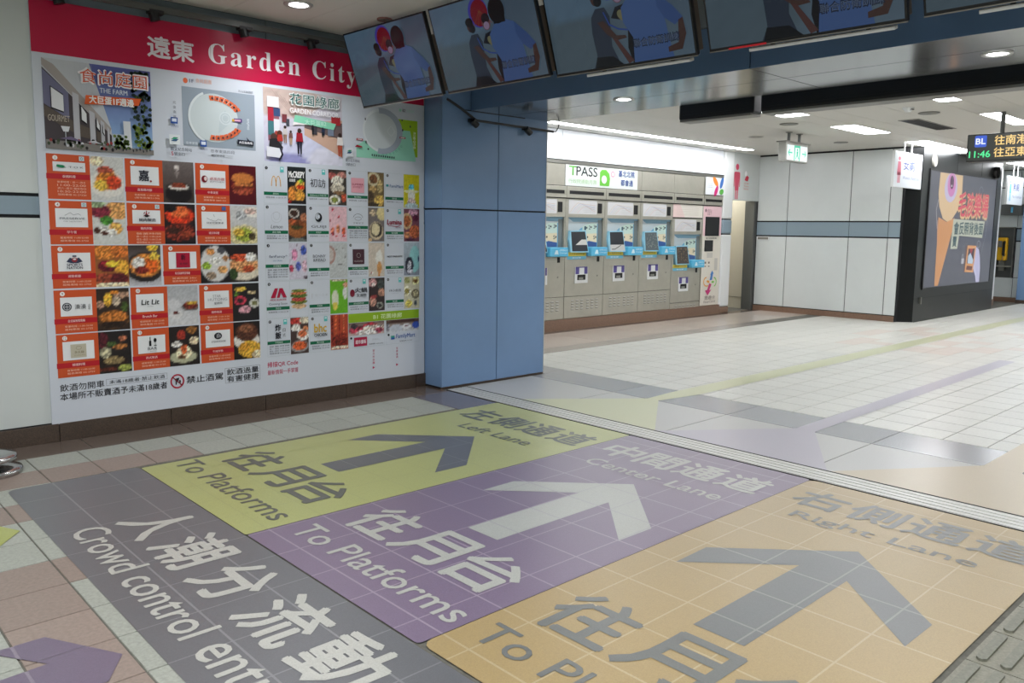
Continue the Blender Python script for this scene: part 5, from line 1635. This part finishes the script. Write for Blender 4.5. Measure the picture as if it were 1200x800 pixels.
# fascia above the machines
fa = thing('fascia', 'stainless steel fascia boards running above the ticket machines', 'fascia', (0, 8.28, 0))
for a, b in ((6.9, 7.86), (7.86, 8.755), (8.755, 9.66), (9.66, 10.56), (10.56, 11.445), (11.445, 12.33), (12.33, 12.93)):
    MB().box(a + .003, b - .003, -.02, .02, 2.145, 2.455).obj('fascia_panel', m_steel, fa)
MB().box(6.9, 12.93, -.03, .02, 2.46, 2.505).obj('top_rail', m_steel2, fa)
MB().box(6.9, 12.93, -.034, .0, 2.505, 2.515).obj('dark_edge', m_dark, fa)
bn = thing('fare_banner', 'white and green pass banner above the second and third ticket machines', 'sign', (8.755, 8.255, 2.145))
MB().box(0, 1.68, -.004, .004, 0, .305).obj('board', m_white, bn)
p = Print()
p.rect(0, 1.68, 0, .305, (224, 232, 226))
p.text('T', .07, .24, .155, .29, (90, 168, 66), 0.02)
p.text('PASS', .23, .70, .155, .29, (24, 32, 34), 0.02)
p.text('行政院通勤月票', .06, .69, .04, .105, (170, 206, 160), 0.0)
p.poly([(.76, .03), (.76, .23), (.80, .27), (.90, .275), (.98, .22), (1.0, .14), (.98, .03)], (104, 190, 62))
p.ell(.86, .125, .062, .062, (224, 232, 226))
p.ring(1.065, .215, .05, .045, .016, (226, 150, 176))
p.text('基北北桃', 1.20, 1.60, .185, .285, (56, 84, 156), 0.02)
p.text('都會通', 1.26, 1.56, .05, .145, (72, 96, 160), 0.02)
o = p.obj('banner_print', m_sign, bn)
o.location = (0, -.0045, 0)
t = thing('corner_poster', 'small white sign with four coloured petals above the cream card machine', 'sign', (12.335, 8.235, 2.15))
MB().box(0, .585, -.004, .004, 0.0, .305).obj('board', m_white, t)
p = Print()
p.rect(0, .585, 0, .305, (226, 228, 232))
p.ell(.30, .235, .11, .05, (226, 132, 44), rot=-.75)
p.ell(.50, .22, .11, .045, (52, 110, 190), rot=1.2)
p.ell(.33, .07, .11, .045, (206, 40, 120), rot=1.1)
p.ell(.50, .06, .07, .05, (90, 180, 70), rot=.3)
for k in range(3):
    p.line([(.04, .19 - .03 * k), (.2, .19 - .03 * k)], .005, (170, 180, 196), 0 if k else 1)
o = p.obj('petal_print', m_sign, t)
o.location = (0, -.0045, 0)

# cream card machine
t = thing('card_machine', 'tall cream card machine with pink top and two black screens', 'card machine', (12.335, 8.27, 0))
MB().box(0.0, .58, -.014, .0, .17, 1.955).obj('body', m_cream, t, bevel=.004)
MB().box(0.004, .58, -.03, .0, 1.968, 2.135).obj('header_panel', m_steel, t, bevel=.004)
MB().box(.03, .54, -.034, -.029, 2.025, 2.07).obj('header_slot', m_dark, t)
p = Print()
p.rect(.0, .58, 1.42, 1.95, (232, 196, 202))
p.rect(.0, .58, .175, 1.42, (224, 218, 206))
p.ell(.07, 1.87, .02, .03, (90, 60, 70))
p.text('悠遊卡', .12, .26, 1.79, 1.90, (150, 110, 120), 0.0)
p.text('售卡加值機', .1, .44, 1.365, 1.395, (50, 50, 56), 0.02)
for a in (.09, .20):
    p.rect(a, a + .05, .925, .96, (120, 110, 100))
    p.rect(a, a + .05, .87, .885, (60, 56, 50))
p.rect(.40, .50, .80, 1.02, (196, 192, 184))
p.rect(.15, .33, 1.03, 1.12, (200, 196, 188))
# the four-coloured swirl
p.poly([(.27, .62), (.30, .72), (.28, .72), (.34, .80), (.39, .74), (.37, .74), (.35, .63)], (70, 130, 200))
p.ring(.18, .60, .11, .09, .022, (232, 160, 60), math.radians(100), math.radians(300))
p.ell(.22, .60, .05, .022, (232, 160, 60), rot=-.3)
p.ring(.40, .59, .09, .09, .022, (120, 190, 80), math.radians(-80), math.radians(90))
p.ell(.37, .59, .045, .02, (120, 190, 80))
p.poly([(.26, .57), (.33, .55), (.27, .44), (.34, .46), (.22, .35), (.13, .44), (.2, .45)], (196, 44, 116))
p.text('悠遊卡', .12, .46, .275, .345, (120, 108, 104), 0.0)
p.text('EasyCard', .10, .46, .205, .255, (140, 128, 122), 0.0)
o = p.obj('front_print', m_sign, t)
o.location = (0, -.0145, 0)
MB().box(.07, .50, -.03, -.012, 1.42, 1.76).obj('upper_screen', m_black, t, bevel=.004)
MB().box(.07, .32, -.03, -.012, 1.145, 1.345).obj('lower_screen', m_black, t, bevel=.004)

# white column at the end of the machines
t = thing('column', 'slim white column with blue band between card machine and toilet entrance', 'column', (13.09, 8.28, 0))
for z0_, z1_, m in ((.12, 1.45, m_white), (1.46, 1.72, m_stripe), (1.73, 2.95, m_white)):
    MB().box(-.165, .15, -.05, .3, z0_, z1_).obj('cladding', m, t, bevel=.03)
MB().box(-.165, .15, -.05, .3, 0, .118).obj('base', m_granite_kick, t, bevel=.02)
MB().box(-.15, .13, -.03, .28, .0, 2.94).obj('core', m_joint, t)

# toilet entrance ----------------------------------------------------
hd = struct(MB().box(13.24, 14.17, 8.26, 8.4, 2.085, 2.95).obj('wall_header', m_wall))
p = Print()
X = 13.38
p.ell(X, 2.69, .055, .058, (206, 72, 100))
p.poly([(X - .07, 2.60), (X + .07, 2.60), (X + .085, 2.56), (X + .06, 2.26), (X - .06, 2.26), (X - .085, 2.56)], (206, 72, 100))
for sg in (-1, 1):
    p.poly([(X + sg * .075, 2.60), (X + sg * .10, 2.58), (X + sg * .105, 2.33), (X + sg * .085, 2.33)], (206, 72, 100), 0)
    p.rect(X + sg * .03 - .018, X + sg * .03 + .018, 2.10, 2.26, (206, 72, 100), 0)
X = 13.70
p.poly([(X - .06, 2.46), (X, 2.56), (X + .09, 2.52), (X + .05, 2.44)], (196, 30, 60))
p.ell(X - .02, 2.58, .04, .05, (236, 236, 238))
for k, s_ in enumerate(('女廁', 'Women', 'Restroom')):
    p.text(s_, X - .08, X + .09, 2.385 - .05 * k, 2.42 - .05 * k, (206, 110, 90), 0.01)
o = p.obj('restroom_pictogram', m_sign, hd)
o.location = (0, 8.2595, 0)
cor = struct(MB().box(12.9, 14.17, 11.2, 11.3, 0, 2.95).obj('wall_corridor', m_beige))
struct(MB().box(14.17, 14.4, 8.42, 11.2, 0, 2.95).obj('wall_corridor_right', m_beige))
struct(MB().box(13.10, 13.24, 8.62, 11.2, 0, 2.95).obj('wall_corridor_left', m_beige))
MB().box(14.16, 14.172, 9.2, 9.21, .0, 2.9).box(14.16, 14.172, 10.1, 10.11, 0, 2.9).box(14.16, 14.172, 8.5, 11, .22, .224).obj('panel_joint', m_joint, cor)
struct(MB().box(14.06, 14.17, 8.272, 8.47, 0, 2.084).obj('door_1_jamb', m_greydoor))
o = area('corridor_lamp_light', (13.7, 9.4, 2.92), .5, 1.2, 22)

# white panel wall ----------------------------------------------------
wr = struct(MB().box(14.17, 14.4, 5.56, 8.42, 0, 2.95).obj('wall_right', m_joint))
for a, b in ((5.575, 5.775), (5.775, 6.455), (6.455, 7.64), (7.64, 8.262)):
    vpanel(wr, 'wall_panel', a, b, .105, 1.425, 14.17, 'x', m_wall, .006)
    vpanel(wr, 'stripe_panel', a, b, 1.44, 1.695, 14.17, 'x', m_stripe, .004)
    vpanel(wr, 'wall_panel', a, b, 1.71, 2.925, 14.17, 'x', m_wall, .006)
b2 = struct(MB().box(14.145, 14.18, 5.57, 8.262, 0, .1).obj('baseboard_right', m_joint))
for a, b in ((5.575, 5.775), (5.775, 6.455), (6.455, 7.64), (7.64, 8.262)):
    MB().box(14.135, 14.15, a + .003, b - .003, 0, .098).obj('granite_slab', m_granite_kick, b2)
t = thing('small_plaque', 'small pale plaque under the blue stripe at the left of the white wall', 'plaque', (14.155, 7.98, 1.35))
MB().box(-.01, 0, 0, .26, 0, .07).obj('plate', m_white, t, bevel=.002)
MB().box(-.012, -.009, .02, .24, .012, .058).obj('inset', m_grey, t)

# ------------------------------------------------------------------ exit sign
t = thing('exit_sign', 'lit green and white exit sign hanging on two short rods', 'sign', (10.98, 6.05, 2.53))
MB().box(0, .66, -.05, .07, 0, .27).obj('casing', m_steel2, t, bevel=.006)
MB().box(-.03, .69, -.07, .09, .27, .285).obj('top_plate', m_grey, t)
p = Print()
p.rect(.03, .63, .02, .235, (224, 238, 238))
p.poly([(.24, .02), (.24, .235), (.42, .235), (.42, .02), (.39, .02), (.39, .205), (.27, .205), (.27, .02)], (40, 190, 150))
p.ell(.335, .175, .018, .018, (40, 190, 150))
p.poly([(.31, .15), (.36, .155), (.35, .10), (.385, .05), (.37, .04), (.33, .09), (.30, .035), (.285, .045), (.315, .10)], (40, 190, 150))
for sg, cx in ((-1, .13), (1, .53)):
    p.line([(cx + sg * .06, .125), (cx - sg * .05, .125)], .02, (60, 200, 165))
    p.line([(cx + sg * .02, .165), (cx + sg * .06, .125), (cx + sg * .02, .085)], .018, (60, 200, 165))
o = p.obj('sign_face', m_bright, t)
o.location = (0, -.0505, 0)
for x in (.16, .47):
    MB().tube((x, 0, .28), (x, 0, .42), .022, 12).obj('rod', m_greydoor, t)
    MB().lathe([(.0, -.01), (.045, -.01), (.05, 0)], (x, 0, .42), 16).obj('rosette', m_grey, t)

# restroom hanging signs
def wc_sign(x0, x1, y, z0, z1, label, col, main, sub, fem):
    t = thing('restroom_sign', label, 'sign', (x0, y, z0))
    w, h = x1 - x0, z1 - z0
    MB().box(0, w, -.02, .02, 0, h).obj('board', m_white, t, bevel=.004)
    p = Print()
    p.rect(0.005, w - .005, .005, h - .005, (222, 228, 234))
    c = w * .17
    p.ell(c, h * .80, w * .04, h * .055, col)
    if fem:
        p.poly([(c - w * .05, h * .72), (c + w * .05, h * .72), (c + w * .07, h * .34), (c - w * .07, h * .34)], col)
    else:
        p.rect(c - w * .055, c + w * .055, h * .4, h * .72, col)
    for sg in (-1, 1):
        p.rect(c + sg * w * .026 - w * .016, c + sg * w * .026 + w * .016, h * .12, h * .42, col, 0)
    p.text(main, w * .32, w * .72, h * .50, h * .76, (60, 76, 150), 0.02)
    p.text(sub, w * .31, w * .92, h * .24, h * .34, (140, 150, 186), 0.0)
    o = p.obj('sign_face', m_sign, t)
    o.location = (0, -.0205, 0)
    for f in (.36, .62):
        MB().tube((w * f, 0, h), (w * f, 0, 2.95 - z0), .012, 8).obj('rod', m_white, t)
    return t


wc_sign(13.14, 14.26, 5.35, 2.235, 2.795, "white hanging women's restroom sign left of the black cabinet", (214, 110, 134), '女廁', "Women's Restroom", True)
wc_sign(18.98, 20.03, 5.40, 2.14, 2.72, "white hanging men's restroom sign far right beyond the black cabinet", (90, 190, 220), '男廁', "Men's Restroom", False)

# ------------------------------------------------------------------ black cabinet with the LED wall
cb = thing('media_cabinet', 'huge charcoal cabinet holding a large advertising screen', 'cabinet', (14.38, 5.36, 0))
MB().prismz([(0, 0), (4.10, 0), (4.10, .6), (.02, .6), (-.15, .21)], 0, 2.945).obj('cabinet_body', m_charc, cb)
f = MB()
f.box(.30, 3.80, -.02, 0, .545, .575).box(.30, 3.80, -.02, 0, 2.58, 2.61).box(.30, .33, -.02, 0, .575, 2.58).box(3.77, 3.80, -.02, 0, .575, 2.58)
f.obj('screen_frame', m_black, cb)
for x in (1.6, 2.9):
    MB().box(x - .003, x + .003, -.002, 0, 2.61, 2.945).obj('panel_joint', m_dark, cb)
MB().box(.0, 4.1, -.003, 0, .40, .404).obj('panel_joint', m_dark, cb)
MB().box(.24, .28, -.03, -.0, .30, .42).obj('door_handle', m_steel2, cb)
MB().lathe([(0, .01), (.09, .012), (.10, .02), (.115, .0)], seg=24).obj('round_speaker', m_grey, cb).matrix_local = Matrix.Translation((.48, 0, 2.755)) @ Matrix.Rotation(R90, 4, 'X')
MB().lathe([(0, .01), (.10, .012), (.11, .06), (.12, .0)], seg=24).obj('round_camera', m_black, cb).matrix_local = Matrix.Translation((3.68, 0, 2.72)) @ Matrix.Rotation(R90, 4, 'X')
p = Print()
p.LAY = .0008
S0 = -14.38
A = lambda pts: [(x + S0, z_) for x, z_ in pts]
p.rect(.33, 3.77, .575, 2.58, (92, 94, 108))
p.poly(A([(15.14, 2.57), (16.24, 2.57), (16.26, 2.27), (16.1, 1.94), (15.80, 1.74), (15.64, 1.72), (15.40, 1.78), (15.2, 1.98), (15.12, 2.2)]), (240, 206, 160))
p.poly(A([(15.19, 1.80), (15.6, 1.72), (15.98, 1.80), (15.94, 1.62), (15.40, .59), (15.24, .59)]), (228, 162, 104))
for k in range(5):
    p.line(A([(15.25 + .12 * k, 1.72), (15.28 + .03 * k, .75)]), .006, (214, 148, 92), 0 if k else 1)
p.line(A([(15.13, 2.1), (15.06, 1.92), (15.16, 1.6)]), .02, (210, 200, 200))
p.line(A([(15.15, 1.74), (15.19, 1.5), (15.22, 1.3)]), .02, (214, 170, 150))
p.ell(15.68 + S0, 2.33, .31, .26, (214, 206, 236), rot=.15)
p.ell(15.70 + S0, 2.38, .20, .215, (224, 140, 204), rot=.15)
p.ell(15.70 + S0, 2.425, .095, .12, (88, 40, 84), rot=.15)
p.ell(15.70 + S0, 2.36, .025, .02, (240, 230, 240))
p.text('毛孩樂場', 16.10 + S0, 17.72 + S0, 1.80, 2.27, (240, 206, 150), 0.07, shear=.06)
p.text('毛孩樂場', 16.10 + S0, 17.72 + S0, 1.83, 2.28, (232, 70, 100), 0.03, shear=.06)
p.poly(A([(15.90, 1.78), (17.60, 1.76), (17.52, 1.44), (16.25, 1.48), (16.20, 1.24), (15.86, 1.24)]), (206, 210, 190))
p.text('會反照背後面', 15.96 + S0, 17.52 + S0, 1.50, 1.73, (44, 84, 92), 0.03)
p.text('賣', 15.93 + S0, 16.14 + S0, 1.28, 1.47, (44, 84, 92), 0.03)
for k in range(26):
    t_ = k / 25
    p.ell(17.74 + S0 - .25 * t_ ** 3, 2.06 - .95 * t_, .012, .014, (160, 166, 176), 0 if k else 1, 6)
for k in range(10):
    p.ell(17.25 + S0 + .10 * math.cos(k * .4), 2.33 + .08 * math.sin(k * .4), .012, .012, (160, 166, 176), 0, 6)
p.poly(A([(16.74, 1.30), (17.22, 1.29), (17.16, .78), (16.68, .80)]), (236, 170, 110))
p.poly(A([(16.80, 1.24), (17.14, 1.24), (17.10, .95), (16.76, .96)]), (60, 44, 60))
p.poly(A([(16.80, 1.10), (16.92, 1.16), (17.10, 1.02), (17.08, .95), (16.80, .96)]), (200, 220, 240))
p.poly(A([(16.85, 1.24), (17.05, 1.24), (16.96, 1.12)]), (180, 50, 60))
p.poly(A([(16.76, .92), (17.08, .90), (17.05, .82), (16.74, .84)]), (120, 70, 60))
p.poly(A([(17.20, 1.27), (17.36, 1.22), (17.46, 1.06), (17.52, .84), (17.52, .585), (17.34, .585), (17.28, .70), (17.12, .86), (17.16, 1.0)]), (206, 204, 240))
p.line(A([(17.16, .92), (17.30, .72), (17.36, .6)]), .02, (236, 236, 250))
p.ring(17.32 + S0, 1.32, .09, .07, .012, (190, 190, 200))
p.ring(16.50 + S0, 1.07, .05, .07, .012, (200, 200, 206), 0, math.pi)
p.rect(16.44 + S0, 16.58 + S0, .96, 1.06, (196, 196, 204))
o = p.obj('advert_screen', m_led, cb)
o.location = (0, -.012, 0)

# ------------------------------------------------------------------ departure board
t = thing('departure_board', 'black hanging train board with orange characters and green clock', 'display board', (10.85, 3.555, 2.375), (0, 0, -R90))
MB().box(0, 2.4, 0, .16, 0, .325).obj('casing', m_black, t, bevel=.008)
p = Print()
p.rect(.012, 2.388, .012, .313, (50, 52, 48))
p.poly([(.085, .18), (.085, .295), (.095, .305), (.205, .305), (.215, .295), (.215, .18), (.205, .17), (.095, .17)], (60, 90, 190))
p.text('BL', .098, .202, .205, .272, (232, 236, 244), 0.03)
p.text('11:46', .032, .262, .048, .125, (84, 232, 150), 0.025)
p.text('往南港展覽館', .300, .98, .185, .295, (244, 206, 130), 0.015)
p.text('往亞東醫院', .300, .88, .045, .155, (244, 206, 130), 0.015)
o = p.obj('display', m_board, t)
o.location = (0, -.0006, 0)
for x in (.35, 2.0):
    MB().tube((x, .08, .32), (x, .08, .575), .024, 14).obj('pole', m_greydoor, t)

# ------------------------------------------------------------------ far wall
wf = struct(MB().box(20.7, 20.9, -7.5, 6.6, 0, 2.95).obj('wall_far', m_joint))
for a, b in ((5.46, 5.61), (5.61, 6.0), (6.0, 6.6)):
    for z0_, z1_, m in ((.1, .55, m_wall), (.55, 1.36, m_wall), (1.38, 1.64, m_stripe), (1.66, 2.55, m_wall), (2.56, 2.94, m_wall)):
        if a == 5.61 and z0_ in (.55, 1.38):
            continue
        vpanel(wf, 'wall_panel', a, b, z0_, z1_, 20.7, 'x', m, .005)
    MB().box(20.67, 20.69, a, b, 0, .1).obj('granite_slab', m_granite_kick, wf)
for a, b in ((-7.5, -5), (-5, -2.6), (-2.6, -.2), (-.2, 2.2), (2.2, 4.2), (4.2, 5.0)):
    vpanel(wf, 'wall_panel', a, b, .1, 1.36, 20.7, 'x', m_wall, .006)
    vpanel(wf, 'stripe_panel', a, b, 1.38, 1.64, 20.7, 'x', m_stripe, .004)
    vpanel(wf, 'wall_panel', a, b, 1.66, 2.94, 20.7, 'x', m_wall, .006)
t = thing('phone_niche', 'stainless steel wall niche with a shelf at the far right', 'niche', (20.69, 5.63, .55))
MB().box(.0, .01, 0, .36, 0, 1.12).obj('back_plate', m_greydoor, t)
for a, b in ((0, .02), (.34, .36)):
    MB().box(-.06, 0, a, b, 0, 1.12).obj('side_plate', m_steel2, t)
MB().box(-.06, 0, 0, .36, 1.11, 1.13).obj('top_plate', m_steel2, t)
MB().box(-.14, 0, .02, .34, .24, .265).obj('shelf', m_steel, t)
t = thing('payphone', 'bright yellow payphone hanging in the steel niche', 'telephone', (20.68, 5.74, .93))
MB().box(-.13, -.02, 0, .2, 0, .52).obj('body', m_yellow, t, bevel=.03)
MB().box(-.20, -.13, .035, .075, .12, .42).box(-.15, -.125, .03, .08, .10, .16).box(-.15, -.125, .03, .08, .38, .44).obj('handset', m_black, t, bevel=.008)
MB().path([(-.15, .055, .12), (-.16, .07, .02), (-.14, .12, -.06), (-.10, .14, -.02), (-.08, .12, .02)], .008, 6).obj('cord', m_steel2, t)
MB().box(-.135, -.128, .10, .18, .30, .44).obj('keypad', m_grey, t)
MB().box(-.06, -.02, .04, .16, -.23, 0.0).obj('bracket', m_steel2, t)
t = thing('direction_box', 'dark grey sign box above the payphone niche', 'sign', (20.66, 5.5, 1.94))
MB().box(-.12, .0, 0, .42, 0, .24).obj('casing', m_greydoor, t, bevel=.006)
MB().box(-.124, -.119, .18, .22, .06, .18).obj('blue_symbol', m_cyan, t)
t = thing('column', 'blue clad column at the extreme right edge of the frame', 'column', (20.4, 5.0, 0))
MB().box(0, .28, 0, .44, .08, 2.94).obj('cladding', m_blue, t, bevel=.01)
MB().box(-.01, .28, 0, .45, 0, .08).obj('base', m_granite_b, t)
t = thing('column', 'narrow white post with brown foot just right of the black cabinet', 'column', (19.15, 5.60, 0))
MB().box(0, .25, 0, .2, .13, 2.94).obj('cladding', m_white, t, bevel=.01)
MB().box(-.01, .26, -.005, .2, 0, .13).obj('base', m_granite_kick, t)
struct(MB().box(14.4, 20.7, 6.4, 6.6, 0, 2.95).obj('wall_behind', m_wall))

# remaining shell, out of sight
struct(MB().box(-5.1, -5, -7.5, 6.3, 0, 3.1).obj('wall_rear', m_wall_l))
struct(MB().box(-5.1, 23, -7.6, -7.5, 0, 3.1).obj('wall_front', m_wall_l))

# ------------------------------------------------------------------ stacked stanchion bases
def base(x, y, z, label, pole):
    t = thing('stanchion_base', label, 'stanchion base', (x, y, z))
    MB().lathe([(0, .0), (.168, .0), (.178, .004), (.180, .022), (.174, .032), (.12, .040), (.05, .045), (.03, .05), (0, .05)], seg=56).obj('weighted_disc', m_chrome, t, smooth=True)
    MB().lathe([(.03, .045), (.034, .06), (.03, .075), (.0, .075)] if not pole else [(.03, .045), (.034, .07), (.028, .09), (.0, .09)], seg=24).obj('collar', m_chrome, t, smooth=True)
    if pole:
        MB().tube((0, 0, .08), (0, 0, .88), .024, 20).obj('pole', m_chrome, t)
        MB().tube((0, 0, .80), (0, 0, .93), .032, 20).obj('belt_head', m_black, t)
    return t


base(.93, 5.585, 0.0, 'lower of two stacked chrome stanchion bases at the left edge', False)
base(.905, 5.60, .078, 'upper of two stacked chrome stanchion bases at the left edge', True)
